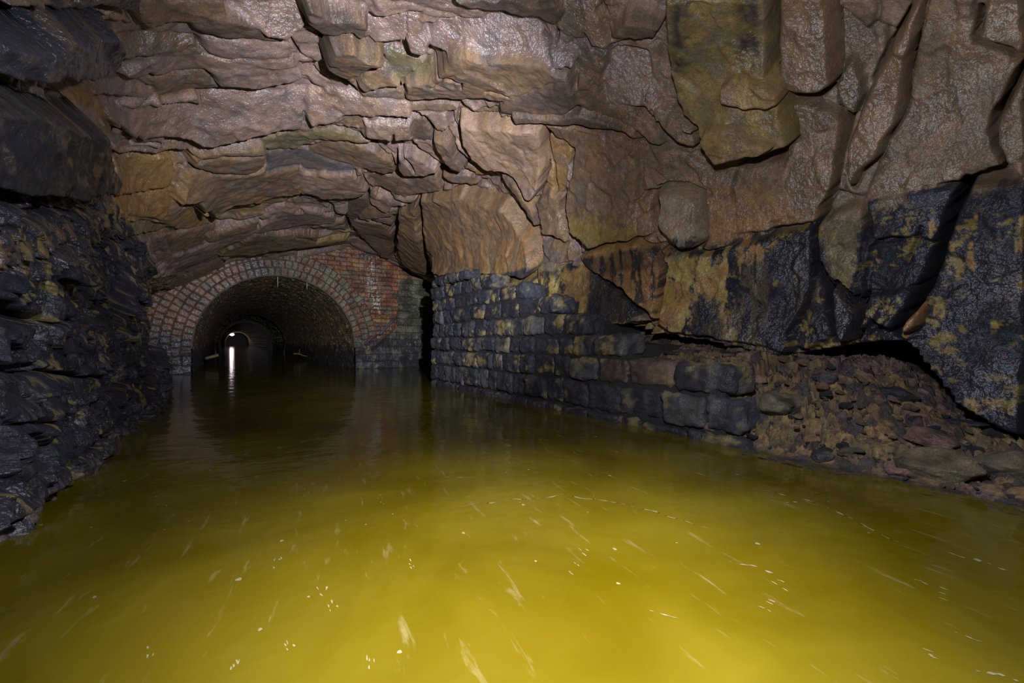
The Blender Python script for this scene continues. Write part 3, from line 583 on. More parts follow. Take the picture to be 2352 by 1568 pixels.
# left wall: black coating with flowstone
Lm=(PG>math.radians(118)).reshape(-1)&((u0<360)|(Bz<1.7))
ztl=2.75+.2*lowf
bl=sstep((ztl-Bz)/.12+.5)*Lm*sstep((16-S_)/1.2)*sstep((3.2-Bz-.17*np.clip(S_-7,0,9))/.2+.5)
mixc(A,'black',.95*bl,.28); mixc(A,'blue',.5*bl*sstep((lowf-.05)/.2))
rl=sstep((streak*.8+.5*midf+.5*fine_s-.34)/.2)*bl
mixc(A,(.36,.27,.07),.75*rl,.3); mixc(A,'grey',.3*bl*sstep((fine_s-.35)/.25))
mixc(A,'blue',.45*bl*sstep((-lowf-.0)/.2))
p=to_base(pts('0,0 328,0 322,22 200,35 262,60 275,100 262,150 205,205 150,240 110,262 230,300 262,370 278,415 262,480 262,525 200,570 100,640 0,640'),.1)
I=box_idx(p,20); ins=inside(Uf[I],Vf[I],p)&Lm[I]; ds=segdist(Uf[I],Vf[I],p)
mixc(I,'blue',.8*ins*sstep((.25-lowf[I]+.3*midf[I])/.3),.8); mixc(I,'ochre',.35*ins*sstep((midf[I]-.15)/.2))
# pale band of wet calcite at the foot of the left wall
mixc(A,'grey',.55*Lm*sstep((.16-Bz)/.1)*sstep((fine_s+.1)/.3),.9)
fr=np.exp(-(flat(g2)/.05)**2)*.25; mixc(A,'black',fr)
# ------------------------------------------------------------------ build rock meshes
Lw=sstep((PG-math.radians(140))/.15); rid=np.abs(gnoise(B*np.array([5,5,3.5])+3)); rid2=np.abs(gnoise(B*11+9))
Dt=Df+flat(fine)*.9+flat(Lw*(.035*rid+.014*rid2+f3*1.2+f2*.5))
def sheet(dsp):
    r=RG.reshape(-1)-dsp
    return w3(S_,TC+r*np.cos(flat(PG)),ZC+r*np.sin(flat(PG)))
# keep the far end from poking through the brick face, and fade jointing below the lip
Pm=sheet(Dt)
n,m=SG.shape
FQ=grid_faces(n,m)
def cut(mask_cols=None,mask_flat=None,P=None,C=None):
    pass
def submesh(name,F,P,C,mat,**k):
    F=F.reshape(-1,4); ids,inv=np.unique(F,return_inverse=True)
    return mk(name,P[ids],inv.reshape(F.shape),mat,col=C[ids],**k)
a1=int(np.searchsorted(pg,math.radians(50))); a2=int(np.searchsorted(pg,math.radians(146)))
setup(submesh('wall_right',FQ[:,:a1],Pm,Cf,M_ROCK),kind='structure',label='dark overhanging rock wall above the stone wall and rubble bank')
setup(submesh('ceiling',FQ[:,a1:a2],Pm,Cf,M_ROCK),kind='structure',label='jointed wet brown rock roof of the cavern')
setup(submesh('wall_left',FQ[:,a2:],Pm,Cf,M_ROCK),kind='structure',label='black streaked rock wall rising from the water on the left')
for (I,keep,h,a) in slabdata:
    mask=np.zeros(len(S_),bool); mask[I[keep]]=True
    dd=np.zeros(len(S_)); dd[I]=h+flat(fine)[I]*.9
    mf=mask[FQ].all(-1); F=FQ[mf]
    ids,inv=np.unique(F,return_inverse=True)
    r=RG.reshape(-1)[ids]-dd[ids]; ph=flat(PG)[ids]
    P=w3(S_[ids],TC+r*np.cos(ph),ZC+r*np.sin(ph))
    C=Cf[ids].copy()
    base=np.array(PAL[a[7]]); z=P[:,2]; lf=lowf[ids]; mm=midf[ids]; stq=streak[ids]
    cc=np.broadcast_to(base,(len(ids),3)).copy()
    def mx(c,k):
        global cc
        k=np.clip(k,0,1)[:,None]; cc=cc*(1-k)+np.array(PAL[c])*k
    if a[7]!='blue' and a[7]!='dark':
        mx('brown',.4*sstep((lf+.1)/.5)); mx('orange',.3*sstep((mm-.2)/.4)); mx('ochre',.35*sstep((stq-.15)/.3))
    else:
        mx('black',.5*sstep((lf+.1)/.4)); mx('ochre',.4*sstep((mm-.18)/.2) if a[7]=='dark' else .15*sstep((mm-.3)/.2))
    uu,vv=pix(P)
    if 'huge olive' in a[1]:
        for (ux,wx,am,v1) in ((1553,14,.8,120),(1706,16,.85,150),(1728,9,.7,110),(1575,10,.4,90)):
            mx('black',am*np.exp(-((uu-ux+stq*8-(vv*.02))/wx)**2)*sstep((v1+60-vv+60*mm)/60))
        mx('yellow',.3*sstep((stq+.1)/.3))
    if 'rusty' in a[1]:
        q=segdist(uu,vv,pts('1890,-20 1897,0 1907,50 1916,130 1922,200') if 'tall' in a[1] else pts('2122,-20 2105,95 2086,150 2079,230'),False)
        mx('rust',.9*np.exp(-(q/7)**2))
    if 'drip streaks' in a[1]:
        mx('orange',.6*sstep((stq-.05)/.25)*sstep((vv-480)/80)); mx('yellow',.5*sstep((vv-580)/50)*sstep((uu-1080)/60)*sstep((stq+.2)/.3))
        for ux in (1020,1033,1072,1120): mx('cream',.55*np.exp(-((uu-ux+6*mm-(vv-560)*.03)/2.6)**2)*sstep((vv-520)/50))
    if z.mean()<2.6:
        tb=sstep((2.3-z+.03*mm)/.06+.5)
        if 'wedge' in a[1]:
            mx('orange',.6*sstep((lf+.1)/.3)); mx('black',tb*.85*sstep((stq+mm*.5+.05)/.3)*sstep((1.95-1.0*0-z*0+.3*lf))); mx('black',tb*.5*sstep((z-1.95)/.1))
        elif 'lobe' in a[1]: mx('black',tb*.35+tb*.6*sstep((mm-.1)/.1))
        elif 'ochre tipped' in a[1]: mx('black',.9*sstep((2080-uu+10*mm)/8)); mx('orange',.4*sstep((uu-2080)/8))
        else: mx('black',tb*.8)
    if 'drip' in a[1]: mx('blue',.85*sstep((2.3-z+.02*mm)/.05+.5))
    C[:,:3]=cc*(.85+.3*_rv[flat(h2)[ids],5])[:,None]; C[:,3]=a[8]
    o=mk(a[0],P,inv.reshape(F.shape),M_ROCK,col=C)
    setup(o,a[1],'rock')
    cen=P.mean(0); o.data.transform(__import__('mathutils').Matrix.Translation([-float(x) for x in cen])); o.location=[float(x) for x in cen]
print('rock built',time.time()-T0)
# cap behind the photographer
pl=np.linspace(PH0,PH1,80); r=Renv(np.full(80,-7.95),pl)
Vc=np.concatenate([w3(-7.95,[TC],[ZC]),w3(-7.95,TC+r*np.cos(pl),ZC+r*np.sin(pl))]); Fc=np.array([[0,i,i+1] for i in range(1,80)])
cc_=np.tile(np.array(PAL['dbrown']+(.4,)),(len(Vc),1)); setup(mk('wall_front',Vc,Fc,M_ROCK,col=cc_),kind='structure')
# ------------------------------------------------------------------ brick portal face (wall_back) at s=17.1
SP=17.1; AC,AZ,AR=1.43,.78,2.43
tg=np.arange(-2.5,7.5,.0155); zg=np.arange(-.3,4.95,.0155)
TG,ZG=np.meshgrid(tg,zg)
pxn=fbm(np.stack([TG*2.5,ZG*2.5,TG*0],-1),3); pfn=fbm(np.stack([TG*14,ZG*14,TG*0+3],-1),3)
dx=TG-AC; dz=ZG-AZ; rr=np.where(dz>0,np.hypot(dx,dz),np.abs(dx)); an=np.where(dz>0,np.arctan2(dz,dx),np.where(dx>0,dz/AR,math.pi-dz/AR))
nring=np.where(dx<-.3,5,3)*1.0; ring=np.floor((rr-AR)/.27); isr=(ring>=0)&(ring<nring)&(dz>-.05)
hs=lambda a,b,c: _rv[_h(np.asarray(a).astype(np.int64),np.asarray(b).astype(np.int64),np.asarray(c).astype(np.int64))]
# radial courses
ap=.20/(AR+ (ring+.5)*.27)*1.0; ak=an/ap+.5*(ring%2)+.15*pxn; ai=np.floor(ak); fa=ak-ai; fr_=(rr-AR)/.27-ring
d1=np.minimum(np.minimum(fa,1-fa)*.20,np.minimum(fr_,1-fr_)*.27); h1_=hs(ring+50,ai+900,ring*0)
# level courses
zz=ZG+.02*pxn; row=np.floor(zz/.155); fz=zz/.155-row; col_=(TG+.19*(row%2)+.03*hs(row+30,row*0,row*0)[...,0])/.42; ci=np.floor(col_); fc=col_-ci
d2=np.minimum(np.minimum(fz,1-fz)*.155,np.minimum(fc,1-fc)*.42); h2_=hs(row+30,ci+300,row*0+7)
# big grey blocks low down and at the far right
zz=ZG+.04*pxn; row=np.floor(zz/.27); fz=zz/.27-row; col_=(TG+.25*(row%2))/.5; ci=np.floor(col_); fc=col_-ci
d3=np.minimum(np.minimum(fz,1-fz)*.27,np.minimum(fc,1-fc)*.5); h3_=hs(row+30,ci+300,row*0+77)
low=(ZG<(.62+.12*pxn+np.clip(TG-4.3,0,1.2)*.85))&(~isr)|((TG>5.45+.1*pxn)&(ZG<3.4)) | (ZG<.35)
dd=np.where(low,d3,np.where(isr,d1,d2)); hh=np.where(low[...,None],h3_,np.where(isr[...,None],h1_,h2_))
missing=(hh[...,5]<.03)&~low
hgt=.045*sstep((dd-.004)/.016)+.03*(hh[...,0]-.5)+.006*pfn-missing*.05
hgt+=np.where(low,.03*pxn,0)
crk=segdist(TG,ZG,np.array([[5.5,2.5],[5.45,1.7],[5.2,1.35],[4.9,1.05],[4.6,.75],[4.2,.6]])+0,False); hgt-=.06*np.exp(-(crk/.03)**2)
brick=np.zeros(TG.shape+(4,)); 
red=np.array((.27,.105,.045)); ora=np.array((.38,.15,.05)); gry=np.array((.10,.085,.06)); sto=np.array((.14,.12,.07)); mor=np.array((.045,.038,.025))
q=hh[...,1][...,None]; cB=red*(1-q)+ora*q; q2=sstep((hh[...,2]-.62)/.1)[...,None]*.6; cB=cB*(1-q2)+gry*q2
q3=(isr*(.35+.45*sstep((pxn+.1)/.4)) * np.where(dx<-1.2,.6,1.15))[...,None]; q3=np.clip(q3,0,.95); cB=cB*(1-q3)+np.array((.13,.115,.065))*q3
cB=np.where(low[...,None],sto*(.5+.6*hh[...,1][...,None]),cB)
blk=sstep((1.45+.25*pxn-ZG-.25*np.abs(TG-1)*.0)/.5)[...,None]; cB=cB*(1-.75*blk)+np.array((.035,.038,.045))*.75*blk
cB=cB*(1-.55*isr*np.exp(-((dx+.55)/.75)**2)*sstep((pxn+.25)/.3))[...,None]
lm=(sstep((pxn*.7+.5*fbm(np.stack([TG*6,ZG*1.1,TG*0+9],-1),3)-.18)/.22)*sstep((TG-2.2)/.6)*.55)[...,None]; cB=cB*(1-lm)+np.array((.20,.19,.085))*lm
wh=(np.exp(-((TG-4.45-.15*(3.4-ZG))/.22)**2)*sstep((ZG-1.9)/.3)*sstep((pfn+pxn*.4-.22)/.08))[...,None]; cB=cB*(1-wh)+np.array((.5,.5,.44))*wh
cB=cB*(.6+.7*sstep((pxn*.6+pfn*.35+.30)/.6))[...,None]
q=(1-sstep((dd-.003)/.008))[...,None]; cB=cB*(1-q)+mor*q
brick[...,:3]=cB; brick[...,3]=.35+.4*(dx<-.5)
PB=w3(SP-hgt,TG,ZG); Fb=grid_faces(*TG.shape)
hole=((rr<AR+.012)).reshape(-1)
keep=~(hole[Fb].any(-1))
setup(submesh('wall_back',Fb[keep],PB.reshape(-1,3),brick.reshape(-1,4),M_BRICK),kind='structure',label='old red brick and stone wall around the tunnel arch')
print('portal',time.time()-T0)
# ------------------------------------------------------------------ tunnel lining
def lining(name,s0,s1,ds,R,ctr,label,rough,dark,na=560,step=0):
    ss=np.arange(s0,s1,ds); L=np.linspace(-1.15,math.pi*R+1.15,na)
    SL,LL=np.meshgrid(ss,L,indexing='ij')
    a=np.clip(LL/R,0,math.pi); below=np.where(LL<0,LL,np.where(LL>math.pi*R,math.pi*R-LL,0))
    row=np.floor(LL/.085); fz=LL/.085-row; c=(SL+.12*(row%2)+.2*hs(row+60,row*0,row*0)[...,0])/.24; ci=np.floor(c); fc=c-ci
    d=np.minimum(np.minimum(fz,1-fz)*.085,np.minimum(fc,1-fc)*.24); H=hs(row+60,ci+500,row*0+3)
    nz=fbm(np.stack([SL*1.2,LL*2.5,SL*0],-1),4,.6); n2=fbm(np.stack([SL*.5,LL*7,SL*0+5],-1),3,.6)
    h=.018*sstep((d-.004)/.01)+.03*(H[...,0]-.5)*(H[...,6]>.4)+rough*nz
    # relieving rings every few metres where the lining was rebuilt
    h+=step*(np.sin(SL*.9)>.8)
    r=R-h
    t=ctr+r*np.cos(a); z=AZ+r*np.sin(a)+below
    C=np.zeros(SL.shape+(4,)); q=H[...,1][...,None]
    C[...,:3]=np.array((.15,.07,.04))*(1-q)+np.array((.085,.07,.045))*q
    k=(sstep((nz+.1)/.4)*.7)[...,None]; C[...,:3]=C[...,:3]*(1-k)+np.array((.05,.045,.02))*k
    k=(sstep((n2-.15)/.2)*.6*sstep((4.0+2*nz-np.abs(LL-1.5))/2))[...,None]; C[...,:3]=C[...,:3]*(1-k)+np.array((.14,.13,.035))*k
    k=sstep((H[...,3]-.93)/.05)[...,None]*.5; C[...,:3]=C[...,:3]*(1-k)+np.array((.4,.38,.3))*k
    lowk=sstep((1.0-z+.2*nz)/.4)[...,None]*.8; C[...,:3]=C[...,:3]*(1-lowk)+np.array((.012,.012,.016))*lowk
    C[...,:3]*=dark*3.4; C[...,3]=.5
    F=grid_faces(*SL.shape)[...,::-1]
    return setup(mk(name,w3(SL,t,z),F.reshape(-1,4),M_LINING,col=C.reshape(-1,4)),kind='structure',label=label)
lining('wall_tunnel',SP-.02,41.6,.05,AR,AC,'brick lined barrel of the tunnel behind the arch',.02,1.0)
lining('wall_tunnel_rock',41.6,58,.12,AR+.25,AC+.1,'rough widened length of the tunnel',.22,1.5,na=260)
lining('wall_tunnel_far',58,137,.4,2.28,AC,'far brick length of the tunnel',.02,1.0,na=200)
def ringwall(name,s,r0,r1,c0,label,col=(.10,.085,.05)):
    a=np.linspace(0 if s<20 else -.5,math.pi+(0 if s<20 else .5),90); V=np.concatenate([w3(s+.03*gnoise(np.stack([a*7,a*0,a*0],-1)),c0+r0*np.cos(a),AZ+r0*np.sin(a)),w3(s,c0+r1*np.cos(a),AZ+r1*np.sin(a))])
    F=np.array([[i,i+1,91+i,90+i] for i in range(89)]); C=np.tile(np.array(col+(.4,)),(180,1))
    setup(mk(name,V,F,M_LINING,col=C),kind='structure',label=label)
ringwall('trim_1',41.6,AR-.03,AR+.6,AC,'end ring of the brick lining',(.16,.14,.07)); ringwall('trim_2',58,2.27,3.2,AC,'ring where the narrow lining starts',(.12,.11,.07))
ringwall('trim_3',SP-.03,AR-.02,AR+.03,AC,'inner arris of the arch',(.10,.09,.05))
Ve=w3(137,[-3,7,7,-3],[-1,-1,5,5]); setup(mk('wall_far',Ve,np.array([[0,1,2,3]]),M_LINING,col=np.tile(np.array((.35,.33,.3,.4)),(4,1))),kind='structure',label='lit wall at the far end of the tunnel')
# ------------------------------------------------------------------ rounded stones
def rbox(nx):
    """unit cube surface grid, nx per edge, merged"""
    bm=bmesh.new(); bmesh.ops.create_cube(bm,size=1); bmesh.ops.subdivide_edges(bm,edges=bm.edges[:],cuts=nx,use_grid_fill=True)
    bm.verts.ensure_lookup_table(); V=np.array([v.co[:] for v in bm.verts]); F=np.array([[v.index for v in f.verts] for f in bm.faces]); bm.free(); return V,F
RBV,RBF=rbox(11)
def stone(c,size,rad,seed,amp=.02):
    """c=(s,t,z) centre; size=(ds,dt,dz)"""
    size=np.array(size); P=RBV*size; inner=np.maximum(size/2-rad,0.001)
    Q=np.clip(P,-inner,inner); d=P-Q; L=np.linalg.norm(d,axis=1)[:,None]+1e-9
    P=Q+d/L*rad*np.minimum(1,L/rad*1.0) if False else Q+d/L*rad
    w=P+np.array(c); nrm=d/L
    nz=fbm(w*3.5+seed,2)*amp*1.3+fbm(w*13+seed,3,.6)*amp*.8
    P=P+nrm*nz[:,None]
    return P+np.array(c)
wallV=[];wallC=[];wallF=[];off=0
courses=[(-.35,.09,2.4),(.10,.46,2.5),(.47,.79,2.6),(.80,1.08,4.03),(1.09,1.40,4.76),(1.41,1.70,5.4),(1.71,1.98,6.2),(1.99,2.27,7.3),(2.28,2.5,8.4)]
fixed={1:[2.5,2.89,3.47,4.1,4.72,5.24],2:[2.6,3.3,3.97,4.5],0:[2.4,3.1,3.7]}
sid=0
for ci,(z0,z1,sn) in enumerate(courses):
    e=list(fixed.get(ci,[sn])); rr_=random.Random(ci*7+1)
    while e[-1]<10.25: e.append(min(10.32,e[-1]+rr_.uniform(.34,.62)))
    if e[-1]-e[-2]<.2: e.pop(-2)
    for a_,b_ in zip(e[:-1],e[1:]):
        sid+=1; g=.018
        j=(rr_.random()-.5)*.05
        P=stone(((a_+b_)/2,4.1+.21+j+(-.05 if ci==0 else 0)-.02*ci*0,(z0+z1)/2+rr_.uniform(-.008,.008)),(b_-a_-g,.42,z1-z0-g),.06 if ci else .035,sid*3.1,.028)
        nz=fbm(P*2.0+sid,3); nf=fbm(P*9+sid,3,.6); sk=fbm(P*np.array([5,3,1.2])+4,3)
        c=np.tile(np.array((.040,.041,.046)),(len(P),1))*(.75+.7*rr_.random())
        k=(.75*sstep((nz+nf*.5-.28+.25*(1-sstep((a_-3)/7))*0-np.clip((a_-6.5)/4,0,1)*(.55 if ci in(1,0) else -.06))/.2))[:,None]; c=c*(1-k)+np.array((.36,.27,.09))*k
        if rr_.random()<.35:
            k=(.6*sstep((sk-.05)/.2))[:,None]; c=c*(1-k)+np.array((.15,.13,.10))*k
        if sid%9==0: c=c*.6+np.array((.16,.15,.13))*.4
        if ci==2 and 3.2<a_<4.0: c=c*.45+np.array((.26,.15,.09))*.55*(.6+.5*sstep((nz+.2)/.4))[:,None]
        C=np.concatenate([c,np.full((len(P),1),.45)],1)
        wallV.append(P); wallC.append(C); wallF.append(RBF+off); off+=len(P)
P=np.concatenate(wallV); o=mk('stone_retaining_wall',w3(P[:,0],P[:,1],P[:,2]),np.concatenate(wallF),M_STONE,col=np.concatenate(wallC))
setup(o,'long coursed wall of black squared stone blocks along the right water edge','stone wall')
# mortar/core behind the stones
tp=[(2.7,.6),(4.0,.6),(4.1,.95),(4.8,1.0),(4.9,1.3),(5.5,1.35),(5.6,1.6),(6.3,1.65),(6.4,1.9),(7.4,1.95),(7.5,2.2),(10.22,2.25)]
Vv=[];
for s_,z_ in tp:
    for t_,q_ in ((4.15,-.3),(4.15,z_),(5.3,z_),(5.3,-.3)): Vv.append((s_,t_,q_))
Vv=np.array(Vv); Ff=[]
for i in range(len(tp)-1):
    for j in range(4): Ff.append([i*4+j,i*4+(j+1)%4,(i+1)*4+(j+1)%4,(i+1)*4+j])
Ff.append([0,3,2,1]); nn=(len(tp)-1)*4; Ff.append([nn,nn+1,nn+2,nn+3])
mk('mortar_core',w3(Vv[:,0],Vv[:,1],Vv[:,2]),np.array(Ff),M_STONE,parent=o,col=np.tile(np.array((.035,.032,.028,.2)),(len(Vv),1)),smooth=False)
print('wall',time.time()-T0)
# ------------------------------------------------------------------ rubble bank
sb=np.arange(-7.9,9.5,.011); sb=np.concatenate([np.arange(-7.9,.2,.1),np.arange(.2,4.6,.011),np.arange(4.6,10.2,.05)]); tb=np.arange(3.85,7.2,.0125)
SB,TB=np.meshgrid(sb,tb,indexing='ij')
def bank_h(s,t):
    Ht=np.interp(s,[-8,0,.5,.94,1.3,1.7,2.1,2.7,3.5,4.3,5.5,7,10],[.10,.10,.14,.2,.28,.52,.76,.84,.98,1.1,1.3,1.75,2.1])
    e0=np.interp(s,[-8,1,2.4,2.7,3.2,10],[4.02,4.05,4.07,4.12,4.3,4.3])
    x=(t-e0)/1.25
    f=np.where(x<0,x*.8,np.where(x<1,1-(1-x)**1.5,1+.15*(x-1)))
    fl=np.interp(s,[2.4,2.75],[0,1])*sstep((t-4.15)/.1)*.72    # fill behind the stone wall
    return np.maximum(Ht*f,np.where(t>4.18,fl+.25*np.clip(x,0,1),-9)*np.interp(s,[2.4,2.75],[0,1]))
HB=bank_h(SB,TB)
Pb=np.stack([SB,TB,HB],-1)
wv=.12*np.stack([fbm(Pb*2.5,2),fbm(Pb*2.5+9,2),fbm(Pb*0+1,1)],-1)
q1,e1,c1=facet((Pb+wv*.6)*np.array([4.2,5.2,3.]),.040,.07); q2,e2,c2=facet((Pb+wv*.4)*np.array([11,14,9.])+3,.022,.042); q3,e3,c3=facet(Pb*np.array([27,33,20.])+3,.008,.016)
lf=fbm(Pb*1.3,3); near=sstep((SB-3.4)/.8)
amp1=.5+.9*sstep((.1-lf)/.3)
HB2=HB+((q1*.9+q2*amp1+q3)*(1-.5*near)-.035*np.exp(-(e1/.05)**2)-.03*np.exp(-(e2/.06)**2)*amp1+.02*lf)*(.12+.88*sstep((HB+.01)/.14))
Cbk=np.zeros(SB.shape+(4,)); base=np.array((.31,.195,.085)); pk=np.array((.31,.19,.135)); dk=np.array((.05,.05,.055)); oc=np.array((.34,.24,.08))
k=sstep((fbm(Pb*1.1+30,3)+.0)/.3)[...,None]; cB=base*(1-k)+pk*k
k=(sstep((_rv[c2,4]-.52)/.05)*.8)[...,None]; cB=cB*(1-k)+dk*k
k=(sstep((_rv[c1,6]-.72)/.05)*.6)[...,None]; cB=cB*(1-k)+oc*k
cB=cB*(.7+.6*_rv[c3,2][...,None])
k=(np.exp(-(e2/.05)**2)*.75)[...,None]; cB=cB*(1-k)+dk*.6*k
k=sstep((.05-HB2)/.06)[...,None]*.8; cB=cB*(1-k)+np.array((.03,.03,.03))*k
Cbk[...,:3]=cB; Cbk[...,3]=.3
setup(mk('ground_bank',w3(SB,TB,HB2),grid_faces(*SB.shape).reshape(-1,4)[:,::-1],M_BANK,col=Cbk.reshape(-1,4)),kind='structure',label='cracked brown earth and rubble bank on the right')
# boulders and slabs lying on the bank
def rock_verts(sub,seed,ncut=14,sq=(1,1,1),rough=.05):
    bm=bmesh.new(); bmesh.ops.create_icosphere(bm,subdivisions=sub,radius=1); V=np.array([v.co[:] for v in bm.verts]); F=np.array([[v.index for v in f.verts] for f in bm.faces]); bm.free()
    r_=np.random.default_rng(seed); nrm=r_.normal(size=(ncut,3)); nrm/=np.linalg.norm(nrm,axis=1)[:,None]; dd_=r_.uniform(.55,.95,ncut)
    dt=V@nrm.T; rad=np.where(dt>.05,dd_/np.maximum(dt,.05),9).min(1); rad=np.minimum(rad,1.05)
    V=V*rad[:,None]; V=V*(1+rough*fbm(V*2.2+seed,3)+rough*.5*gnoise(V*9+seed))[:,None]
    return V*np.array(sq),F
def place_on(u,v,surf):
    """where the sight line meets the bank"""
    Y=np.arange(1.5,9,.005); X=(u-CX)/FP*Y; Z=CAMZ+(CY-v)/FP*Y; s,t=st_of(np.stack([X,Y,Z],-1)); k=np.nonzero(Z<surf(s,t))[0]
    k=k[0] if len(k) else len(Y)-1
    return float(s[k]),float(t[k]),float(max(Z[k],0))
BL=[('boulder','large grey brown boulder sunk in the earth beside the end of the stone wall',1785,935,(.30,.24,.17),'grey',3,0),
('boulder','big flat olive grey boulder at the water edge in the right corner',2170,1085,(.26,.30,.14),'olive2',5,.3),
('boulder','rounded grey boulder at the right frame edge near the water',2310,1075,(.26,.28,.12),'grey',8,.2),
('rock_slab','long brown slab lying on top of the stone wall end',1500,802,(.42,.16,.07),'brownr',12,-.5),
('rock_slab','pale grey pointed slab end resting on the top course of the stone wall',1437,812,(.15,.12,.06),'pale',13,.2),
('rock_slab','thin dark slab lying flat behind the brown slab',1590,812,(.34,.16,.05),'dk',14,-.3),
('boulder','small reddish rock at the foot of the end block by the water',1630,985,(.09,.08,.06),'red',15,0),
('boulder','dark wet rock near the water below the pinkish rubble',1885,1048,(.10,.09,.06),'dk',16,0),
('boulder','angular dark rock left of the large sunken boulder',1745,873,(.12,.09,.06),'red',17,.5),
('boulder','dark angular rock on the upper bank under the overhang',1895,870,(.13,.10,.07),'dk',18,0),
('boulder','brown rock lodged beneath the rock overhang above the bank',1850,800,(.16,.14,.09),'brownr',19,0),
('boulder','dark grey block half way up the bank near the shadowed hollow',2060,912,(.20,.12,.08),'dk',20,-.4),
('boulder','pink brown rock amid the rubble above the water',2120,1010,(.22,.16,.09),'red',21,.4),
('boulder','flat dark grey rock along the top of the bank towards the right edge',2200,975,(.24,.14,.05),'dk',22,-.6),
('boulder','small dark rock pile stone below the overhang behind the wall end',1545,770,(.12,.1,.07),'dk',23,0),
('boulder','brown wedge rock at the water line below the pink rubble',2080,1080,(.14,.12,.07),'red',24,.2)]
CB={'grey':(.17,.14,.085),'olive2':(.20,.155,.075),'brownr':(.32,.19,.11),'pale':(.36,.32,.24),'dk':(.07,.07,.075),'red':(.33,.19,.13)}
for (nm,lb,u,v,sz,cn,sd,rot) in BL:
    s_,t_,z_=place_on(u,v,bank_h)
    Vr,Fr=rock_verts(4,sd,16,sz,.09); c_,s2=math.cos(rot),math.sin(rot); Vr=Vr@np.array([[c_,s2,0],[-s2,c_,0],[0,0,1]])
    nz=fbm(Vr*6+sd,3); c=np.array(CB[cn])*(.8+.8*np.clip(nz,-.6,.8))[:,None]; k=sstep((nz-.15)/.2)[:,None]*.35; c=c*(1-k)+np.array((.2,.14,.06))*k
    o=mk(nm,w3(Vr[:,0],Vr[:,1],Vr[:,2]),Fr,M_STONE,col=np.concatenate([c,np.full((len(c),1),.35)],1))
    o.location=[float(x) for x in w3(s_,t_,z_+sz[2]*.15)]; setup(o,lb,'rock')
# stone chips
chipm=[]
for i in range(5):
    Vr,Fr=rock_verts(2,40+i,9,(1,.75,.5),.1); cc0=[(.05,.05,.055),(.34,.20,.11),(.36,.22,.16),(.22,.17,.09),(.09,.085,.085)][i]
    c=np.array(cc0)*(.85+.6*np.clip(fbm(Vr*3,2),-.5,.5))[:,None]
    o=mk('stone_chip',Vr,Fr,M_STONE,col=np.concatenate([c,np.full((len(c),1),.3)],1),smooth=False); chipm.append(o)
cr=random.Random(5); first=set(); cnt=0
while cnt<240:
    s_=cr.uniform(.75,3.3); t_=cr.uniform(4.1,5.35)
    z_=float(bank_h(np.array(s_),np.array(t_)))
    P=w3(s_,t_,z_); u_,v_=pix(P)
    if not(0<u_<2352 and 780<v_<1200): continue
    k=cr.randrange(5); src=chipm[k]
    if k in first: o=src.copy(); COL.objects.link(o)
    else: o=src; first.add(k)
    sz=cr.choice([.02,.025,.03,.035,.045,.06,.075]); o.location=[float(x) for x in P]; o.location.z+=sz*.25
    o.rotation_euler=(cr.uniform(-.5,.5),cr.uniform(-.5,.5),cr.uniform(0,6.3)); o.scale=(sz,sz,sz*cr.uniform(.7,1.2))
    setup(o,'small loose stone chip among many on the cracked earth bank','stone','stone chips scattered over the bank'); cnt+=1
print('bank',time.time()-T0)
# ------------------------------------------------------------------ water
mw=bpy.data.materials.new('murky_water'); mw.use_nodes=True; nt=mw.node_tree; N=nt.nodes; L=nt.links; b=N['Principled BSDF']
tc=N.new('ShaderNodeTexCoord'); mp=N.new('ShaderNodeMapping'); mp.inputs['Rotation'].default_value=(0,0,math.radians(-31.8)); L.new(tc.outputs['Object'],mp.inputs[0])
def nz(scale,det,vec=None,dist=0,rough=.5):
    n_=N.new('ShaderNodeTexNoise'); n_.inputs['Scale'].default_value=scale; n_.inputs['Detail'].default_value=det; n_.inputs['Distortion'].default_value=dist; n_.inputs['Roughness'].default_value=rough
    L.new((vec or mp).outputs[0],n_.inputs['Vector']); return n_
clouds=nz(.9,4,dist=.6); cr1=N.new('ShaderNodeValToRGB'); e=cr1.color_ramp.elements
e[0].position=.3; e[0].color=(.050,.035,.0002,1); e[1].position=.72; e[1].color=(.092,.070,.004,1); L.new(clouds.outputs[0],cr1.inputs[0])
# drawn-out foam: warped, thin
mp3=N.new('ShaderNodeMapping'); mp3.inputs['Rotation'].default_value=(0,0,math.radians(-112)); L.new(tc.outputs['Object'],mp3.inputs[0])
mp2=N.new('ShaderNodeMapping'); mp2.inputs['Scale'].default_value=(1.3,8,1); L.new(mp3.outputs[0],mp2.inputs[0])
st=nz(1.9,6,mp2,.35,.62); rs=N.new('ShaderNodeMapRange'); rs.inputs[1].default_value=.61; rs.inputs[2].default_value=.84; rs.inputs[3].default_value=0; rs.inputs[4].default_value=.26; L.new(st.outputs[0],rs.inputs[0])
mx=N.new('ShaderNodeMix'); mx.data_type='RGBA'; L.new(rs.outputs[0],mx.inputs[0]); L.new(cr1.outputs[0],mx.inputs[6]); mx.inputs[7].default_value=(.42,.38,.22,1)
L.new(mx.outputs[2],b.inputs['Base Color']); b.inputs['Roughness'].default_value=.09; b.inputs['IOR'].default_value=1.33
w1=nz(2.2,3,dist=.4); bp=N.new('ShaderNodeBump'); bp.inputs['Distance'].default_value=.018; bp.inputs['Strength'].default_value=.6; L.new(w1.outputs[0],bp.inputs['Height'])
w2=nz(14,2); bp2=N.new('ShaderNodeBump'); bp2.inputs['Distance'].default_value=.0012; L.new(w2.outputs[0],bp2.inputs['Height']); L.new(bp.outputs[0],bp2.inputs['Normal']); L.new(bp2.outputs[0],b.inputs['Normal'])
Vw=w3([-8,-8,17.5,17.5,137,137],[-3,8,8,-3,-3,8],0.0)
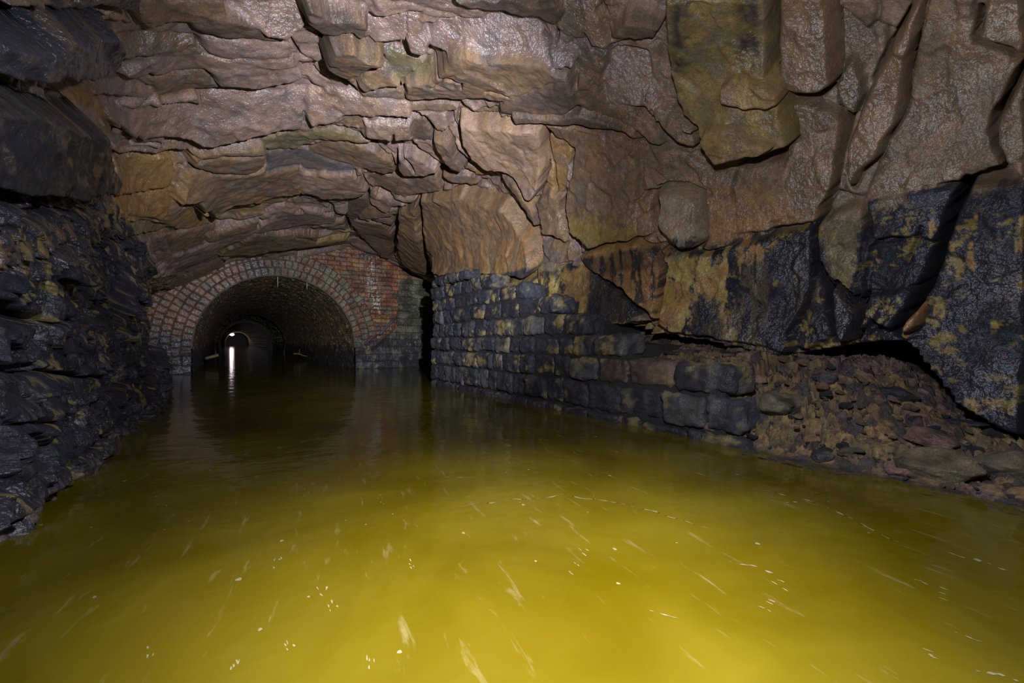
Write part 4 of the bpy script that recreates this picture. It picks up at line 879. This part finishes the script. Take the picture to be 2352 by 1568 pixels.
setup(mk('water',np.array([w3(-8,-3,0),w3(-8,8,0),w3(137,8,0),w3(137,-3,0)]),np.array([[0,1,2,3]]),mw),kind='structure',label='murky yellow ochre water filling the canal')
# foam flecks
mf=plain('foam',(.13,.115,.055),.8); mf.node_tree.nodes['Bump'].inputs['Strength'].default_value=0
fv=[];ff=[];o_=0; fr2=random.Random(3)
def fleck(s,t,ls,lt,ang=0):
    global o_
    n_=10; c_,q_=math.cos(ang),math.sin(ang)
    for z,sc_ in ((.0006,1.0),(.0009,.55)):
        for i in range(n_):
            a=2*math.pi*i/n_; k=(1+.15*math.sin(3*a+s*9)); x,y=ls*k*math.cos(a)*sc_,lt*k*math.sin(a)*sc_
            fv.append((s+x*c_-y*q_,t+x*q_+y*c_,z))
    fv.append((s,t,.001))
    for i in range(n_):
        j=(i+1)%n_; ff.extend([[o_+i,o_+j,o_+n_+j],[o_+i,o_+n_+j,o_+n_+i],[o_+n_+i,o_+n_+j,o_+2*n_]])
    o_+=2*n_+1
cnt=0
while cnt<420:
    s=fr2.uniform(1.0,17) if cnt%3 else fr2.uniform(10,17); t=fr2.uniform(-.9,3.95)
    big=fr2.random()**3; k=.005+.009*big; fleck(s,t,k*(1+.5*s/17),k*fr2.uniform(.5,1),fr2.uniform(-.4,.4)); cnt+=1
def spot(u,v,L_,W,ang):
    Y=FP*CAMZ/(v-CY); P=np.array([(u-CX)/FP*Y,Y,0]); s,t=st_of(P); fleck(float(s),float(t),L_,W,ang)
for (u,v) in ((1345,1268),(1318,1305),(850,1520),(765,1390),(742,1352),(640,1290),(665,1480),(710,1137),(370,1148),(868,1150),(2115,1337),(2140,1500),(2172,1362),(940,1290),(340,1500),(542,1525),(1760,1390),(1790,1345)):
    for k in range(4): spot(u+fr2.uniform(-14,14),v+fr2.uniform(-14,14),fr2.uniform(.006,.016),fr2.uniform(.0015,.0035),fr2.uniform(-.3,.3))
def ribbon(txt,W,n_=60):
    global o_
    p=pts(txt); L_=np.r_[0,np.cumsum(np.hypot(*np.diff(p,axis=0).T))]; q=np.linspace(0,L_[-1],n_); uu=np.interp(q,L_,p[:,0]); vv=np.interp(q,L_,p[:,1])
    vv=vv+5*gnoise(np.stack([q*.02,q*0,q*0+L_[-1]],-1)); Y=FP*CAMZ/(vv-CY); s_,t_=st_of(np.stack([(uu-CX)/FP*Y,Y,Y*0],-1))
    ds,dt=np.gradient(s_),np.gradient(t_); l=np.hypot(ds,dt)+1e-9; w_=2.2*W*(.0+1.5*np.clip(gnoise(np.stack([q*.05,q*0+7,q*0],-1))+.12,0,1))*np.sin(np.linspace(.05,3.09,n_))
    for k in range(n_):
        fv.append((s_[k]-dt[k]/l[k]*w_[k],t_[k]+ds[k]/l[k]*w_[k],.0012)); fv.append((s_[k]+dt[k]/l[k]*w_[k],t_[k]-ds[k]/l[k]*w_[k],.0012))
    for k in range(n_-1): ff.extend([[o_+2*k,o_+2*k+1,o_+2*k+3],[o_+2*k,o_+2*k+3,o_+2*k+2]])
    o_+=2*n_
for tx,W in (('1690,1108 1800,1135 1900,1165 1960,1195 2050,1240 2118,1272',.006),('2140,1258 2250,1290 2352,1325',.007),('1020,1168 1150,1150 1300,1138 1440,1158 1550,1188 1650,1225',.006),
  ('1560,1078 1640,1096',.005),('1660,1285 1720,1300 1790,1318',.005),('1940,1180 2000,1215',.004),('1480,1400 1560,1420',.004),('2180,1450 2260,1475',.004),('1010,1095 1090,1098',.006),('2230,1535 2340,1562',.008),('1240,1052 1320,1060',.004)):
    ribbon(tx,W)
fv=np.array(fv); setup(mk('foam_flecks',w3(fv[:,0],fv[:,1],fv[:,2]),np.array(ff),mf),'pale foam flecks drifting all over the yellow water','foam',kind='stuff')
# ------------------------------------------------------------------ small things at the portal
def tube(name,P,r,mat,parent=None,seg=10,taper=1.0,jit=0):
    P=np.array(P,float); n_=len(P); V=[];
    for i in range(n_):
        d=P[min(i+1,n_-1)]-P[max(i-1,0)]; d/=np.linalg.norm(d); a=np.cross(d,[.3,.2,1]); a/=np.linalg.norm(a); c=np.cross(d,a)
        rr_=r*(1+(taper-1)*i/(n_-1))
        for k in range(seg):
            w=2*math.pi*k/seg; rk=rr_*(1+jit*math.sin(5*w+i*2.3)); V.append(P[i]+rk*(math.cos(w)*a+math.sin(w)*c))
    F=[]
    for i in range(n_-1):
        for k in range(seg): F.append([i*seg+k,i*seg+(k+1)%seg,(i+1)*seg+(k+1)%seg,(i+1)*seg+k])
    V+= [P[0],P[-1]]; 
    for k in range(seg): F.append([n_*seg,(k+1)%seg,k,n_*seg]); F.append([n_*seg+1,(n_-1)*seg+k,(n_-1)*seg+(k+1)%seg,n_*seg+1])
    bm=bmesh.new(); vs=[bm.verts.new(v) for v in V]
    for f in F:
        f2_=list(dict.fromkeys(f))
        try: bm.faces.new([vs[i] for i in f2_])
        except ValueError: pass
    for f in bm.faces: f.smooth=True
    me=bpy.data.meshes.new(name); bm.to_mesh(me); bm.free(); me.materials.append(mat); o=bpy.data.objects.new(name,me); COL.objects.link(o)
    if parent: o.parent=parent
    return o
def at_s(u,v,s):
    x=(u-CX)/FP; Y=s/(-SA*x+CA); return np.array([x*Y,Y,CAMZ+(CY-v)/FP*Y])
mpipe=plain('grey_pipe',(.09,.10,.10),.35); mwood=plain('pale_wood',(.30,.24,.11),.7); mcal=plain('calcite',(.55,.53,.45),.5)
pa=at_s(872,768,16.75); pb=at_s(905,733,16.85)
setup(tube('broken_pipe',[pa+(pb-pa)*k for k in np.linspace(0,1,6)],.045,mpipe,taper=1.15),'broken grey pipe slanting out of the cracked brick wall right of the arch','pipe')
pa=at_s(838,790,16.9); pb=at_s(868,768,16.9)
setup(tube('broken_stub',[pa,pa*.5+pb*.5+np.array([0,0,.05]),pb],.05,plain('red_root',(.13,.06,.045),.7),taper=.6,jit=.2),'reddish broken stub slanting below the grey pipe on the brick wall','debris')
for (u,v0,v1,s,lb) in ((638,636,659,SP-.05,'longer thin white mineral straw hanging from the arch crown'),(705,649,665,SP-.05,'shorter thin white mineral straw hanging right of the arch crown')):
    pa=at_s(u,v0,s); pb=at_s(u,v1,s); setup(tube('stalactite_straw',[pa,(pa+pb)/2,pb],.014,mcal,taper=.5),lb,'stalactite')
pa=at_s(472,823,22); pb=at_s(502,815,22)
setup(tube('timber_plank',[pa,(pa+pb)/2,pb],.07,mwood,seg=4),'pale timber plank on the left side inside the tunnel','plank')
pa=at_s(674,812,26); pb=at_s(706,818,26); br=setup(tube('branch',[pa,pa*.6+pb*.4+np.array([0,0,.05]),pa*.3+pb*.7,pb],.035,mwood,taper=.5,jit=.2),'thin pale branch caught on the right side inside the tunnel','branch')
tube('twig',[pa*.6+pb*.4,pa*.55+pb*.45+np.array([0,0,.3])],.015,mwood,parent=br,seg=6)
# far lamp
lamp=bpy.data.objects.new('tunnel_lamp',None); COL.objects.link(lamp); lp=at_s(533,768,118); lamp.location=lp.tolist(); setup(lamp,'bright white lamp near the roof at the far end of the tunnel','lamp')
Vr,Fr=rock_verts(3,1,1,(.42,.42,.28),0); Vr[:,:]=Vr
mk('bulb',Vr,Fr,plain('lamp_glow',(1,1,1),.5,emit=(1,.82,.86),es=9),parent=lamp)
mk('housing',np.array([[-.5,-.5,.25],[.5,-.5,.25],[.5,.5,.25],[-.5,.5,.25],[-.4,-.4,.45],[.4,-.4,.45],[.4,.4,.45],[-.4,.4,.45]]),np.array([[0,1,2,3],[4,7,6,5],[0,4,5,1],[1,5,6,2],[2,6,7,3],[3,7,4,0]]),plain('lamp_body',(.1,.1,.1)),parent=lamp,smooth=False)
# ------------------------------------------------------------------ lights
def light(name,kind,P,power,colr,size=.1,aim=None,angle=None,blend=.5):
    l=bpy.data.lights.new(name,kind); l.energy=power; l.color=colr
    if kind=='AREA': l.size=size
    else: l.shadow_soft_size=size
    if kind=='SPOT': l.spot_size=math.radians(angle); l.spot_blend=blend
    o=bpy.data.objects.new(name,l); COL.objects.link(o); o.location=[float(x) for x in P]
    if aim is not None:
        import mathutils
        d=mathutils.Vector([float(x) for x in (np.array(aim)-np.array(P))]); o.rotation_euler=d.to_track_quat('-Z','Y').to_euler()
    return o
COOL=(.76,.80,1.0)
LP=w3(.8,1.0,2.15)
light('hand_lamp','POINT',LP,570,COOL,.06)
light('far_fill_spot','SPOT',w3(.78,1.0,2.12),5600,COOL,.06,aim=w3(11,2.9,3.5),angle=66,blend=1.0)  # added fill spot beside the lamp, offsets its falloff down the canal
light('water_pool_spot','SPOT',w3(.72,.60,1.95),1050,(1,.97,.9),.06,aim=w3(1.50,1.05,0),angle=84,blend=1.0)  # added unseen spot, makes the bright pool on the near water
light('far_lamp_light','POINT',at_s(531,770,116),70,(1,.8,.9),.3)
wd=bpy.data.worlds.new('w'); sc.world=wd; wd.use_nodes=True; wd.node_tree.nodes['Background'].inputs[0].default_value=(.3,.35,.5,1); wd.node_tree.nodes['Background'].inputs[1].default_value=.004
# ------------------------------------------------------------------ camera
cam=bpy.data.cameras.new('camera'); cam.sensor_width=36; cam.lens=36*FP/2352; cam.clip_start=.02; cam.clip_end=400
co=bpy.data.objects.new('camera',cam); COL.objects.link(co); co.location=(0,0,CAMZ); co.rotation_euler=(math.pi/2,0,0); sc.camera=co
vs=sc.view_settings; vs.view_transform='Standard'; vs.look='None'; vs.gamma=1; vs.exposure=0; vs.use_curve_mapping=False
sc.cycles.max_bounces=4; sc.cycles.diffuse_bounces=2; sc.cycles.glossy_bounces=3
print('done',time.time()-T0)
